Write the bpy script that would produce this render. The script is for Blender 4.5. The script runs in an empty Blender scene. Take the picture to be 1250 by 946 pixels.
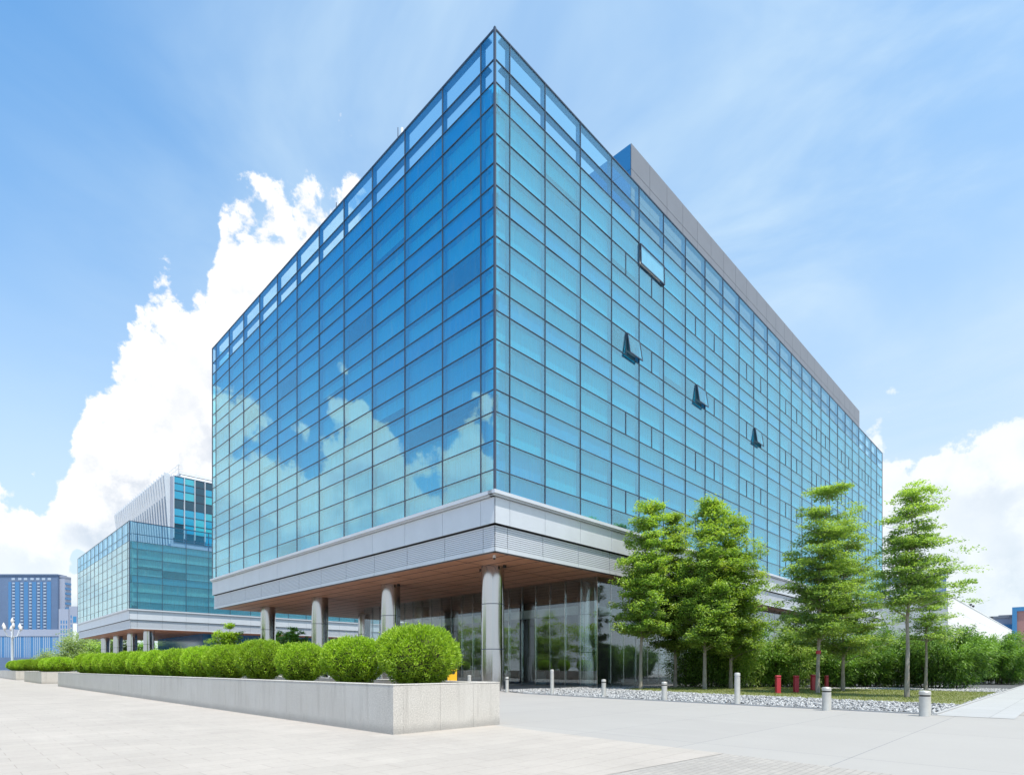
import bpy, math, random
import numpy as np
from mathutils import Vector, Matrix
R = math.radians
random.seed(7)
rng = np.random.default_rng(11)
sc = bpy.context.scene
C = sc.collection
TH = R(45.37)                       # bearing of the blocks' long side
RX, RY = math.cos(TH), math.sin(TH)         # direction of local x
LX, LY = -math.sin(TH), math.cos(TH)        # direction of local y
EYE = 1.5

# ------------------------------------------------------------------ helpers
def at(u, D, z=0.0):
    return ((u - 625) / 700 * D, D, z)

def tag(o, label=None, cat=None, group=None, kind=None):
    if label: o['label'] = label
    if cat: o['category'] = cat
    if group: o['group'] = group
    if kind: o['kind'] = kind
    return o

def empty(name, loc=(0, 0, 0), rz=0, label=None, cat=None, group=None):
    o = bpy.data.objects.new(name, None)
    o.empty_display_size = .3
    C.objects.link(o); o.location = loc; o.rotation_euler = (0, 0, rz)
    return tag(o, label, cat, group)

def link(name, me, mats, parent=None, smooth=False):
    for m in (mats if isinstance(mats, (list, tuple)) else [mats]): me.materials.append(m)
    o = bpy.data.objects.new(name, me); C.objects.link(o)
    if parent: o.parent = parent
    if smooth:
        me.polygons.foreach_set('use_smooth', [True] * len(me.polygons))
    return o

class MB:
    def __init__(s): s.v = []; s.f = []; s.m = []
    def face(s, pts, mi=0):
        n = len(s.v); s.v += [tuple(p) for p in pts]; s.f.append(tuple(range(n, n + len(pts)))); s.m.append(mi)
    def box(s, x0, x1, y0, y1, z0, z1, mi=0):
        if x0 > x1: x0, x1 = x1, x0
        if y0 > y1: y0, y1 = y1, y0
        if z0 > z1: z0, z1 = z1, z0
        n = len(s.v)
        s.v += [(x0,y0,z0),(x1,y0,z0),(x1,y1,z0),(x0,y1,z0),(x0,y0,z1),(x1,y0,z1),(x1,y1,z1),(x0,y1,z1)]
        for q in ((0,3,2,1),(4,5,6,7),(0,1,5,4),(1,2,6,5),(2,3,7,6),(3,0,4,7)):
            s.f.append(tuple(n + i for i in q)); s.m.append(mi)
    def sbox(s, side, t0, t1, d0, d1, z0, z1, mi=0):
        # side L: facade on local x=0 (runs along y); side R: facade on local y=0 (runs along x); d inwards
        if side == 'L': s.box(d0, d1, t0, t1, z0, z1, mi)
        else: s.box(t0, t1, d0, d1, z0, z1, mi)
    def hexa(s, p8, mi=0):
        n = len(s.v); s.v += [tuple(p) for p in p8]
        for q in ((0,3,2,1),(4,5,6,7),(0,1,5,4),(1,2,6,5),(2,3,7,6),(3,0,4,7)):
            s.f.append(tuple(n + i for i in q)); s.m.append(mi)
    def prism(s, poly, z0, z1, mi=0):
        n = len(s.v); k = len(poly)
        s.v += [(p[0], p[1], z0) for p in poly] + [(p[0], p[1], z1) for p in poly]
        s.f.append(tuple(n + i for i in reversed(range(k)))); s.m.append(mi)
        s.f.append(tuple(n + k + i for i in range(k))); s.m.append(mi)
        for i in range(k):
            j = (i + 1) % k
            s.f.append((n + i, n + j, n + k + j, n + k + i)); s.m.append(mi)
    def lathe(s, prof, cx=0, cy=0, seg=24, mi=0):
        n = len(s.v)
        for r, z in prof:
            for i in range(seg):
                a = 2 * math.pi * i / seg
                s.v.append((cx + r * math.cos(a), cy + r * math.sin(a), z))
        for k in range(len(prof) - 1):
            for i in range(seg):
                j = (i + 1) % seg
                s.f.append((n + k*seg + i, n + k*seg + j, n + (k+1)*seg + j, n + (k+1)*seg + i)); s.m.append(mi)
        s.f.append(tuple(n + i for i in reversed(range(seg)))); s.m.append(mi)
        e = n + (len(prof) - 1) * seg
        s.f.append(tuple(e + i for i in range(seg))); s.m.append(mi)
    def tube(s, pts, rads, seg=8, mi=0):
        n = len(s.v); P = [Vector(p) for p in pts]
        for k, p in enumerate(P):
            d = (P[min(k + 1, len(P) - 1)] - P[max(k - 1, 0)]).normalized()
            a = d.cross(Vector((0.3, 1, 0.1))).normalized(); b = d.cross(a)
            for i in range(seg):
                t = 2 * math.pi * i / seg
                s.v.append(tuple(p + (a * math.cos(t) + b * math.sin(t)) * rads[k]))
        for k in range(len(P) - 1):
            for i in range(seg):
                j = (i + 1) % seg
                s.f.append((n + k*seg + i, n + k*seg + j, n + (k+1)*seg + j, n + (k+1)*seg + i)); s.m.append(mi)
        e = n + (len(P) - 1) * seg
        s.f.append(tuple(n + i for i in reversed(range(seg)))); s.m.append(mi)
        s.f.append(tuple(e + i for i in range(seg))); s.m.append(mi)
    def mesh(s, name):
        me = bpy.data.meshes.new(name); me.from_pydata(s.v, [], s.f)
        me.polygons.foreach_set('material_index', s.m); me.update()
        return me
    def build(s, name, mats, parent=None, smooth=False):
        return link(name, s.mesh(name), mats, parent, smooth)

def bevel(o, w=.01, seg=2):
    b = o.modifiers.new('b', 'BEVEL'); b.width = w; b.segments = seg; b.limit_method = 'ANGLE'
    return o

# ------------------------------------------------------------------ node helper
class V:
    """A socket with arithmetic."""
    def __init__(s, nt, sock): s.nt = nt; s.s = sock
    def op(s, o, *a, clamp=False):
        n = s.nt.nodes.new('ShaderNodeMath'); n.operation = o; n.use_clamp = clamp
        for i, x in enumerate((s,) + a):
            if isinstance(x, V): s.nt.links.new(x.s, n.inputs[i])
            else: n.inputs[i].default_value = x
        return V(s.nt, n.outputs[0])
    def __add__(s, o): return s.op('ADD', o)
    def __sub__(s, o): return s.op('SUBTRACT', o)
    def __mul__(s, o): return s.op('MULTIPLY', o)
    def __truediv__(s, o): return s.op('DIVIDE', o)
def maprange(v, a, b, c=0., d=1., kind='SMOOTHSTEP'):
    n = v.nt.nodes.new('ShaderNodeMapRange'); n.interpolation_type = kind
    v.nt.links.new(v.s, n.inputs['Value'])
    for k, x in zip(('From Min', 'From Max', 'To Min', 'To Max'), (a, b, c, d)): n.inputs[k].default_value = x
    return V(v.nt, n.outputs['Result'])
def noise(nt, vec, scale, detail=4, rough=.5, dist=0, out='Fac'):
    n = nt.nodes.new('ShaderNodeTexNoise'); n.inputs['Scale'].default_value = scale
    n.inputs['Detail'].default_value = detail; n.inputs['Roughness'].default_value = rough
    n.inputs['Distortion'].default_value = dist
    if vec is not None: nt.links.new(vec, n.inputs['Vector'])
    return V(nt, n.outputs[out])
def mixc(nt, f, a, b):
    n = nt.nodes.new('ShaderNodeMix'); n.data_type = 'RGBA'
    for i, x in ((0, f), (6, a), (7, b)):
        if isinstance(x, V): nt.links.new(x.s, n.inputs[i])
        elif hasattr(x, 'is_linked'): nt.links.new(x, n.inputs[i])
        elif i == 0: n.inputs[0].default_value = x
        else: n.inputs[i].default_value = (*x, 1)
    return n.outputs[2]
def mapping(nt, vec, rot=(0,0,0), scale=(1,1,1)):
    n = nt.nodes.new('ShaderNodeMapping'); nt.links.new(vec, n.inputs[0])
    n.inputs['Rotation'].default_value = rot; n.inputs['Scale'].default_value = scale
    return n.outputs[0]

def mat(name, col, rough=.6, metal=0, spec=.5, var=0., vscale=2., col2=None, bump=0., bscale=30, stretch=(1,1,1), extra=None):
    m = bpy.data.materials.new(name); m.use_nodes = True; nt = m.node_tree
    b = nt.nodes['Principled BSDF']
    b.inputs['Roughness'].default_value = rough; b.inputs['Metallic'].default_value = metal
    b.inputs['Specular IOR Level'].default_value = spec
    tc = nt.nodes.new('ShaderNodeTexCoord')
    if var or col2:
        vec = mapping(nt, tc.outputs['Object'], scale=stretch)
        n = noise(nt, vec, vscale, 6, .6)
        c2 = col2 or tuple(c * (1 - var) for c in col)
        f = maprange(n, .35, .65, kind='LINEAR')
        nt.links.new(mixc(nt, f, col, c2), b.inputs['Base Color'])
    else:
        b.inputs['Base Color'].default_value = (*col, 1)
    if bump:
        n = noise(nt, tc.outputs['Object'], bscale, 5, .6)
        bp = nt.nodes.new('ShaderNodeBump'); bp.inputs['Strength'].default_value = bump; bp.inputs['Distance'].default_value = .02
        nt.links.new(n.s, bp.inputs['Height']); nt.links.new(bp.outputs[0], b.inputs['Normal'])
    return m

def glass_mat(name, tint, refl, f0, rough=0.0, streak=0.0):
    """coated facade glass: tinted transmission plus a tinted mirror coat that strengthens towards grazing"""
    m = bpy.data.materials.new(name); m.use_nodes = True; nt = m.node_tree; nt.nodes.clear()
    out = nt.nodes.new('ShaderNodeOutputMaterial')
    tr = nt.nodes.new('ShaderNodeBsdfTransparent'); tr.inputs[0].default_value = (*tint, 1)
    gl = nt.nodes.new('ShaderNodeBsdfGlossy'); gl.inputs['Color'].default_value = (*refl, 1); gl.inputs['Roughness'].default_value = rough
    lw = nt.nodes.new('ShaderNodeLayerWeight'); lw.inputs['Blend'].default_value = .5
    fac = V(nt, lw.outputs['Facing']).op('POWER', 4.0) * (1 - f0) + f0
    tc = nt.nodes.new('ShaderNodeTexCoord')
    n = noise(nt, tc.outputs['Object'], .35, 2, .5)
    bp = nt.nodes.new('ShaderNodeBump'); bp.inputs['Strength'].default_value = .03; bp.inputs['Distance'].default_value = .1
    nt.links.new(n.s, bp.inputs['Height']); nt.links.new(bp.outputs[0], gl.inputs['Normal'])
    mx = nt.nodes.new('ShaderNodeMixShader')
    nt.links.new(fac.s, mx.inputs[0]); nt.links.new(tr.outputs[0], mx.inputs[1]); nt.links.new(gl.outputs[0], mx.inputs[2])
    last = mx
    if streak:
        vec = mapping(nt, tc.outputs['Object'], scale=(9, 9, .35))
        s = maprange(noise(nt, vec, 1.2, 5, .65), .5, .8, 0, streak, 'LINEAR')
        df = nt.nodes.new('ShaderNodeBsdfDiffuse'); df.inputs[0].default_value = (.45, .62, .66, 1)
        m2 = nt.nodes.new('ShaderNodeMixShader')
        nt.links.new(s.s, m2.inputs[0]); nt.links.new(mx.outputs[0], m2.inputs[1]); nt.links.new(df.outputs[0], m2.inputs[2]); last = m2
    nt.links.new(last.outputs[0], out.inputs[0])
    return m

def leaf_mat(name, dark, light, trans=.35, third=None):
    m = bpy.data.materials.new(name); m.use_nodes = True; nt = m.node_tree; nt.nodes.clear()
    out = nt.nodes.new('ShaderNodeOutputMaterial')
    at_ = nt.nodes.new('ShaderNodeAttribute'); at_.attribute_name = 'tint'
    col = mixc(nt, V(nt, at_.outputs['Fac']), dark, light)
    if third:
        tc = nt.nodes.new('ShaderNodeTexCoord')
        f = maprange(noise(nt, tc.outputs['Object'], .7, 3, .6), .55, .75, 0, .7)
        col = mixc(nt, f, col, third)
    oi = nt.nodes.new('ShaderNodeObjectInfo')
    hs = nt.nodes.new('ShaderNodeHueSaturation')
    nt.links.new(V(nt, oi.outputs['Random']).op('MULTIPLY', .3).op('ADD', .85).s, hs.inputs['Value'])
    nt.links.new(col, hs.inputs['Color']); col = hs.outputs[0]
    p = nt.nodes.new('ShaderNodeBsdfPrincipled'); p.inputs['Roughness'].default_value = .45; p.inputs['Specular IOR Level'].default_value = .35
    nt.links.new(col, p.inputs['Base Color'])
    t = nt.nodes.new('ShaderNodeBsdfTranslucent')
    g = nt.nodes.new('ShaderNodeMix'); g.data_type = 'RGBA'; g.blend_type = 'MULTIPLY'; g.inputs[0].default_value = 1
    nt.links.new(col, g.inputs[6]); g.inputs[7].default_value = (1.6, 1.7, .5, 1); nt.links.new(g.outputs[2], t.inputs[0])
    mx = nt.nodes.new('ShaderNodeMixShader'); mx.inputs[0].default_value = trans
    nt.links.new(p.outputs[0], mx.inputs[1]); nt.links.new(t.outputs[0], mx.inputs[2]); nt.links.new(mx.outputs[0], out.inputs[0])
    return m

def paving_mat(name, c1, c2, joint, bw, bh, rot=TH, offset=0., jw=.006, nz=.12, bump=.25, stain=None):
    m = bpy.data.materials.new(name); m.use_nodes = True; nt = m.node_tree; b = nt.nodes['Principled BSDF']
    b.inputs['Roughness'].default_value = .8; b.inputs['Specular IOR Level'].default_value = .3
    tc = nt.nodes.new('ShaderNodeTexCoord')
    vec = mapping(nt, tc.outputs['Object'], rot=(0, 0, -rot))
    br = nt.nodes.new('ShaderNodeTexBrick'); nt.links.new(vec, br.inputs['Vector'])
    br.offset = offset; br.inputs['Scale'].default_value = 1
    br.inputs['Color1'].default_value = (*c1, 1); br.inputs['Color2'].default_value = (*c2, 1); br.inputs['Mortar'].default_value = (*joint, 1)
    br.inputs['Mortar Size'].default_value = jw; br.inputs['Mortar Smooth'].default_value = .1
    br.inputs['Brick Width'].default_value = bw; br.inputs['Row Height'].default_value = bh
    n1 = noise(nt, vec, .35, 6, .65); n2 = noise(nt, vec, 14, 5, .7)
    k = (n1 - .5) * (nz * 2) + (n2 - .5) * nz + 1.0
    hs = nt.nodes.new('ShaderNodeHueSaturation'); nt.links.new(br.outputs['Color'], hs.inputs['Color']); nt.links.new(k.s, hs.inputs['Value'])
    col = hs.outputs[0]
    if stain:
        st = maprange(noise(nt, mapping(nt, vec, scale=(1, .25, 1)), .8, 7, .7), .52, .72, 0, .6)
        col = mixc(nt, st, col, stain)
    nt.links.new(col, b.inputs['Base Color'])
    bp = nt.nodes.new('ShaderNodeBump'); bp.inputs['Strength'].default_value = bump; bp.inputs['Distance'].default_value = .01
    h = (n2 * .6) - V(nt, br.outputs['Fac'])
    nt.links.new(h.s, bp.inputs['Height']); nt.links.new(bp.outputs[0], b.inputs['Normal'])
    return m

# ------------------------------------------------------------------ materials
M = dict(
    glassL = glass_mat('blue_coated_glass', (.33, .91, 1.0), (.66, .93, 1.0), .29, streak=.14),
    parapet = glass_mat('parapet_glass', (.76, .94, 1.0), (.60, .86, 1.0), .09),
    teal = glass_mat('teal_coated_glass', (.72, .98, .98), (.82, .97, 1.0), .32, streak=.22),
    clear = glass_mat('lobby_glass', (.80, .86, .86), (.9, .95, 1.0), .11),
    mull = mat('dark_mullion', (.06, .08, .12), .45, .3),
    alu = mat('pale_aluminium', (.60, .63, .68), .42, .25, var=.06, vscale=.6),
    louvre = mat('louvre_aluminium', (.58, .61, .67), .4, .3),
    gapd = mat('dark_gap', (.03, .03, .035), .8),
    soffit = mat('brown_soffit_panel', (.56, .26, .15), .55, var=.18, vscale=1.3, stretch=(1, 3, 1)),
    steel = mat('brushed_steel', (.52, .52, .53), .14, 1.0, var=.05, vscale=3, stretch=(1, 1, .1)),
    lin_a = mat('blind_light', (.76, .86, .96), .8, var=.1, vscale=1.2, stretch=(6, 6, .5)),
    lin_b = mat('blind_mid', (.44, .68, .84), .8, var=.15, vscale=1.2, stretch=(6, 6, .5)),
    lin_c = mat('room_dark', (.05, .09, .12), .8),
    lin_d = mat('blind_pale', (.80, .88, .92), .8, var=.12, vscale=2.0, stretch=(6, 6, .5)),
    lin_v = mat('spandrel_vivid', (.02, .48, .80), .6, var=.05),
    lin_s = mat('spandrel_blue', (.22, .52, .80), .7, var=.08, vscale=.8),
    fin = mat('spandrel_return', (.10, .24, .42), .6),
    core = mat('brown_core_wall', (.07, .045, .035), .5, var=.2),
    coregrey = mat('lobby_grey', (.30, .31, .32), .5),
    roof = mat('roof_grey', (.35, .36, .38), .8),
    clad = mat('grey_cladding', (.20, .21, .24), .5, .2, var=.06, vscale=.8),
    white = mat('white_paint', (.78, .79, .80), .5, var=.06),
    granite = None,
    soil = mat('planting_soil', (.07, .05, .035), .95, var=.4, vscale=8, bump=.8),
    bark = mat('grey_bark', (.20, .17, .13), .85, col2=(.34, .31, .26), vscale=9, stretch=(1, 1, .3), bump=.6, bscale=25),
    barkd = mat('dark_twigs', (.07, .055, .035), .9, var=.3),
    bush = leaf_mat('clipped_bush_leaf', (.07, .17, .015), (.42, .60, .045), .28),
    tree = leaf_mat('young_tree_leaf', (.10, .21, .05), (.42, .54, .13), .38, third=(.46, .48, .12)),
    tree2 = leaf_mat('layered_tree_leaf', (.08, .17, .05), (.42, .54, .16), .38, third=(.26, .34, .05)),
    bamboo = leaf_mat('bamboo_leaf', (.03, .09, .02), (.30, .50, .08), .33),
    pale = leaf_mat('pale_leaf', (.14, .20, .09), (.34, .42, .20), .35),
    grassm = leaf_mat('grass_blade', (.10, .13, .03), (.28, .30, .10), .3),
    lawn = mat('lawn_soil', (.13, .15, .05), .95, col2=(.20, .20, .08), vscale=1.5, bump=.6),
    gravelbed = mat('gravel_bed', (.10, .10, .10), .9, var=.4, vscale=20, bump=.8),
    red = mat('red_paint', (.42, .03, .045), .4),
    bollard = mat('bollard_grey', (.55, .53, .49), .45, .3, var=.12, vscale=6),
    lampglass = mat('frosted_globe', (.66, .62, .60), .3),
    yellow = mat('yellow_paint', (.80, .42, .01), .45),
    black = mat('black_plastic', (.02, .02, .02), .4),
    tblue = mat('blue_tower_wall', (.105, .16, .27), .6, var=.15, vscale=.1),
    tgrey = mat('tower_grey', (.30, .33, .42), .7, var=.1, vscale=.1),
    tglass = mat('tower_glass', (.03, .16, .36), .12, .0, 1.0),
    twin = mat('tower_pale_balcony', (.33, .40, .50), .6),
    bluepaint = mat('bright_blue_paint', (.04, .19, .38), .5),
    rust = mat('rust_red_cladding', (.34, .17, .15), .6),
    stairwall = mat('pale_concrete', (.70, .70, .69), .7, var=.08, vscale=.3),
)
# granite with vertical weathering
def granite():
    m = bpy.data.materials.new('granite_slabs'); m.use_nodes = True; nt = m.node_tree; b = nt.nodes['Principled BSDF']
    b.inputs['Roughness'].default_value = .75
    tc = nt.nodes.new('ShaderNodeTexCoord'); o = tc.outputs['Object']
    sp = noise(nt, o, 38, 4, .85); st = noise(nt, mapping(nt, o, scale=(3.2, 3.2, .25)), 1.4, 6, .7); lo = noise(nt, o, .8, 3, .6)
    c = mixc(nt, maprange(sp, .38, .62, kind='LINEAR'), (.33, .31, .285), (.66, .62, .57))
    c = mixc(nt, maprange(st, .48, .75, 0, .5), c, (.27, .245, .22))
    c = mixc(nt, maprange(lo, .4, .7, 0, .2), c, (.64, .62, .59))
    # darker towards the foot of the wall
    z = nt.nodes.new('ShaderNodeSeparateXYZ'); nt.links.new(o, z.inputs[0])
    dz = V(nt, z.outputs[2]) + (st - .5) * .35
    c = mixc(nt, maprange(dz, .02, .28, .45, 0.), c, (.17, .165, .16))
    nt.links.new(c, b.inputs['Base Color'])
    bp = nt.nodes.new('ShaderNodeBump'); bp.inputs['Strength'].default_value = .3; bp.inputs['Distance'].default_value = .006
    nt.links.new(sp.s, bp.inputs['Height']); nt.links.new(bp.outputs[0], b.inputs['Normal'])
    return m
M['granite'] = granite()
M['plaza'] = paving_mat('beige_granite_paving', (.385, .35, .318), (.362, .33, .30), (.28, .25, .225), .9, .45, offset=.5, jw=.006, nz=.22, stain=(.43, .395, .36))
M['road'] = paving_mat('grey_brushed_slabs', (.335, .32, .305), (.32, .305, .292), (.19, .195, .20), 5.4, 2.7, jw=.008, nz=.07, bump=.12, stain=(.35, .335, .32))
M['cobble'] = paving_mat('small_stone_setts', (.35, .325, .30), (.31, .29, .27), (.25, .235, .22), .22, .11, offset=.5, jw=.007, nz=.2, bump=.6)
M['path'] = paving_mat('pale_path_slabs', (.37, .37, .37), (.35, .35, .35), (.22, .22, .22), 1.9, 1.9, jw=.008, nz=.08)
M['ground'] = paving_mat('far_ground', (.42, .42, .41), (.40, .40, .39), (.32, .32, .31), 6, 6, nz=.15)

# ------------------------------------------------------------------ ground
def sheet(name, poly, z, m, thick=.0):
    mb = MB(); mb.face([(p[0], p[1], z) for p in poly]); o = mb.build(name, m); tag(o, kind='structure'); return o
def P2(o, x, y):            # point in block axes from origin o
    return (o[0] + RX * x + LX * y, o[1] + RY * x + LY * y)
sheet('ground', [(-1500, -600), (1500, -600), (1500, 2500), (-1500, 2500)], 0, M['ground'])
A = (-.317, 14.8)           # end of the planter, on the line between plaza and road
B = (3.57, 10.19)
d = Vector((B[0]-A[0], B[1]-A[1])).normalized(); rr = Vector((-d.y, d.x))   # rr points to the far side (+x+y)
if rr.y < 0: rr = -rr
def E(p, s, t): return (p[0] + d.x*s + rr.x*t, p[1] + d.y*s + rr.y*t)
sheet('road', [E(A, -130, -0.2), E(A, 60, -0.2), E(A, 60, 130), E(A, -130, 130)], .004, M['road'])
sheet('plaza_paving', [E(A, -130, 0), E(B, 0, 0), E(B, 0, -60), E(A, -130, -60)], .008, M['plaza'])
sheet('stone_strip_paving', [E(B, 0, 0), E(B, .22, 0), E(B, .22, -60), E(B, 0, -60)], .012, M['plaza'])
sheet('cobble_paving', [E(B, .22, 0), E(B, 60, 0), E(B, 60, -60), E(B, .22, -60)], .008, M['cobble'])
G = (13.5, 18.4)
# gravel bed with a kerb, lawn on it
outer = [G, (11.35, 20.8), (9.15, 23.3), (6.8, 26.0), (4.46, 28.6), (.73, 33.6), (-.3, 36.0), (-1.0, 38.0)]
gp = outer + [P2((-.984, 32.8), 8, 3), P2((-.984, 32.8), 95, 2), P2(G, 75, 0)]
mb = MB(); mb.prism(gp, 0, .02); o = mb.build('gravel_bed', M['gravelbed']); tag(o, kind='structure')
pathp = [P2(G, -.3, 0), P2(G, 90, 0), P2(G, 90, -2.0), P2(G, -.3, -2.0)]
sheet('garden_path', pathp, .012, M['path'])
sheet('sett_paving', [P2(G, 1.5, -2.0), P2(G, 90, -2.0), P2(G, 90, -26), P2(G, 1.5, -26)], .010, M['cobble'])
mb = MB()
for i in range(len(outer) - 3):
    a, b = Vector(outer[i]), Vector(outer[i+1]); dd = (b - a).normalized(); n_ = Vector((-dd.y, dd.x))
    if n_.y > 0: n_ = -n_
    q = [a, b, b + n_*.12, a + n_*.12]
    if (q[1]-q[0]).cross(q[2]-q[1]) < 0: q = q[::-1]
    mb.prism([tuple(p) for p in q], 0, .05)
g2 = Vector(G); e2 = Vector(P2(G, 75, 0)); dd = (e2 - g2).normalized(); n_ = Vector((dd.y, -dd.x))
q = [g2, g2 + n_*.12, e2 + n_*.12, e2]
if (q[1]-q[0]).cross(q[2]-q[1]) < 0: q = q[::-1]
mb.prism([tuple(p) for p in q], 0, .052)
o = mb.build('kerb', M['path']); tag(o, kind='structure')
lawn = [(17.9, 22.9), (15.0, 26.9), (12.3, 30.8), (10.0, 34.6), (7.4, 38.6), (9.0, 41.0), (14.5, 44.0), (20.0, 42.5), (24.5, 39.0), (28.9, 34.2)]
mb = MB(); mb.prism(lawn, .0, .045); o = mb.build('lawn', M['lawn']); tag(o, kind='structure')

def inside(px, py, poly):
    c = np.zeros(len(px), bool); n = len(poly)
    for i in range(n):
        x1, y1 = poly[i]; x2, y2 = poly[(i+1) % n]
        m = ((y1 > py) != (y2 > py)) & (px < (x2-x1)*(py-y1)/(y2-y1+1e-12)+x1); c ^= m
    return c

def quads_mesh(name, cen, a, b, tint):
    """many diamond-shaped leaves: centre, half-axis a (long), half-axis b"""
    n = len(cen); co = np.empty((n, 4, 3), np.float32)
    co[:, 0] = cen - a; co[:, 1] = cen + b - a*.15; co[:, 2] = cen + a; co[:, 3] = cen - b - a*.15
    me = bpy.data.meshes.new(name); me.vertices.add(n*4); me.vertices.foreach_set('co', co.ravel())
    me.loops.add(n*4); me.loops.foreach_set('vertex_index', np.arange(n*4, dtype=np.int32))
    me.polygons.add(n); me.polygons.foreach_set('loop_start', np.arange(0, n*4, 4, dtype=np.int32))
    me.polygons.foreach_set('loop_total', np.full(n, 4, np.int32)); me.update()
    at_ = me.attributes.new('tint', 'FLOAT', 'FACE'); at_.data.foreach_set('value', tint.astype(np.float32))
    return me
def unit(v): return v / (np.linalg.norm(v, axis=1, keepdims=True) + 1e-9)

# grass blades
n = 42000
px = rng.uniform(7, 29, n); py = rng.uniform(22.5, 44.2, n); k = inside(px, py, lawn); px, py = px[k], py[k]; n = len(px)
cen = np.stack([px, py, np.full(n, .045 + .035)], 1)
a = np.stack([rng.normal(0, .015, n), rng.normal(0, .015, n), rng.uniform(.02, .045, n)], 1)
ang = rng.uniform(0, math.pi, n); b = np.stack([np.cos(ang)*.012, np.sin(ang)*.012, np.zeros(n)], 1)
o = link('grass', quads_mesh('grass', cen, a, b, rng.random(n)), M['grassm']); tag(o, kind='stuff', label='short olive green grass of the lawn under the trees', cat='grass')
# gravel stones
def stones(poly, excl, n, lo, hi, box):
    px = rng.uniform(box[0], box[1], n*6); py = rng.uniform(box[2], box[3], n*6)
    k = inside(px, py, poly) & ~inside(px, py, excl); px, py = px[k][:n], py[k][:n]; n = len(px)
    base = np.array([(-1,0,0),(1,0,0),(0,-1,0),(0,1,0),(0,0,-1),(0,0,1)], float)
    fc = np.array([(0,2,5),(2,1,5),(1,3,5),(3,0,5),(2,0,4),(1,2,4),(3,1,4),(0,3,4)])
    s = rng.uniform(lo, hi, n); ang = rng.uniform(0, 6.28, n)
    v = base[None] * np.stack([s, s*rng.uniform(.5, .9, n), s*rng.uniform(.4, .7, n)], 1)[:, None, :]
    v = v + rng.normal(0, .15, v.shape) * s[:, None, None]
    ca, sa = np.cos(ang)[:, None], np.sin(ang)[:, None]
    x = v[..., 0]*ca - v[..., 1]*sa; y = v[..., 0]*sa + v[..., 1]*ca
    v = np.stack([x + px[:, None], y + py[:, None], v[..., 2] + (.02 + s*.35)[:, None]], 2)
    F = (fc[None] + (np.arange(n)*6)[:, None, None]).reshape(-1)
    me = bpy.data.meshes.new('gravel'); me.vertices.add(n*6); me.vertices.foreach_set('co', v.astype(np.float32).ravel())
    me.loops.add(len(F)); me.loops.foreach_set('vertex_index', F.astype(np.int32))
    me.polygons.add(n*8); me.polygons.foreach_set('loop_start', np.arange(0, n*24, 3, dtype=np.int32))
    me.polygons.foreach_set('loop_total', np.full(n*8, 3, np.int32)); me.update()
    at_ = me.attributes.new('tint', 'FLOAT', 'FACE'); at_.data.foreach_set('value', np.repeat(rng.random(n), 8).astype(np.float32))
    return me
gm = bpy.data.materials.new('gravel_stone'); gm.use_nodes = True; nt = gm.node_tree
at_ = nt.nodes.new('ShaderNodeAttribute'); at_.attribute_name = 'tint'
nt.links.new(mixc(nt, V(nt, at_.outputs['Fac']), (.13, .135, .145), (.48, .48, .48)), nt.nodes['Principled BSDF'].inputs['Base Color'])
nt.nodes['Principled BSDF'].inputs['Roughness'].default_value = .7
me = stones(gp, lawn, 26000, .035, .085, (-2, 34, 18, 46))
o = link('gravel', me, gm); tag(o, kind='stuff', label='loose pale grey pebbles between the lawn and the grey paving', cat='gravel')

# ------------------------------------------------------------------ office blocks
ZC = [34.8, 71.5, 99, 126, 161.5, 197.7, 224.7, 251.6, 287, 322.7, 351, 377.4, 412.7, 448.2, 474.6, 501.5, 536.8, 572.3, 597.4]
ZL = [EYE + (815 - v) * 32.8 / 700 for v in ZC]      # transom heights, roof first
Z_GB, Z_LG, Z_PB, Z_LV, Z_SO = ZL[-1], 11.43, 9.77, 8.53, 8.25
LEN_R, LEN_L = 91.2, 46.9

def line_set(first, second, step, end):
    t = [0, first, second]
    while t[-1] + step < end - .5: t.append(t[-1] + step)
    t.append(end); return t

def panel(mb, side, t0, t1, z0, z1, dep, th=.025, tilt=(0, 0), mi=0):
    """a pane as a thin box with a tiny tilt of its own"""
    a, b = tilt; p = []
    for dd_ in (0, th):
        for (t, z) in ((t0, z0), (t1, z0), (t1, z1), (t0, z1)):
            w = dep + dd_ + a*(t - (t0+t1)/2) + b*(z - (z0+z1)/2)
            p.append((w, t, z) if side == 'L' else (t, w, z))
    if side == 'L': q = [p[0], p[4], p[5], p[1], p[3], p[7], p[6], p[2]]
    else: q = [p[0], p[1], p[5], p[4], p[3], p[2], p[6], p[7]]
    mb.hexa(q, mi)

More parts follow.
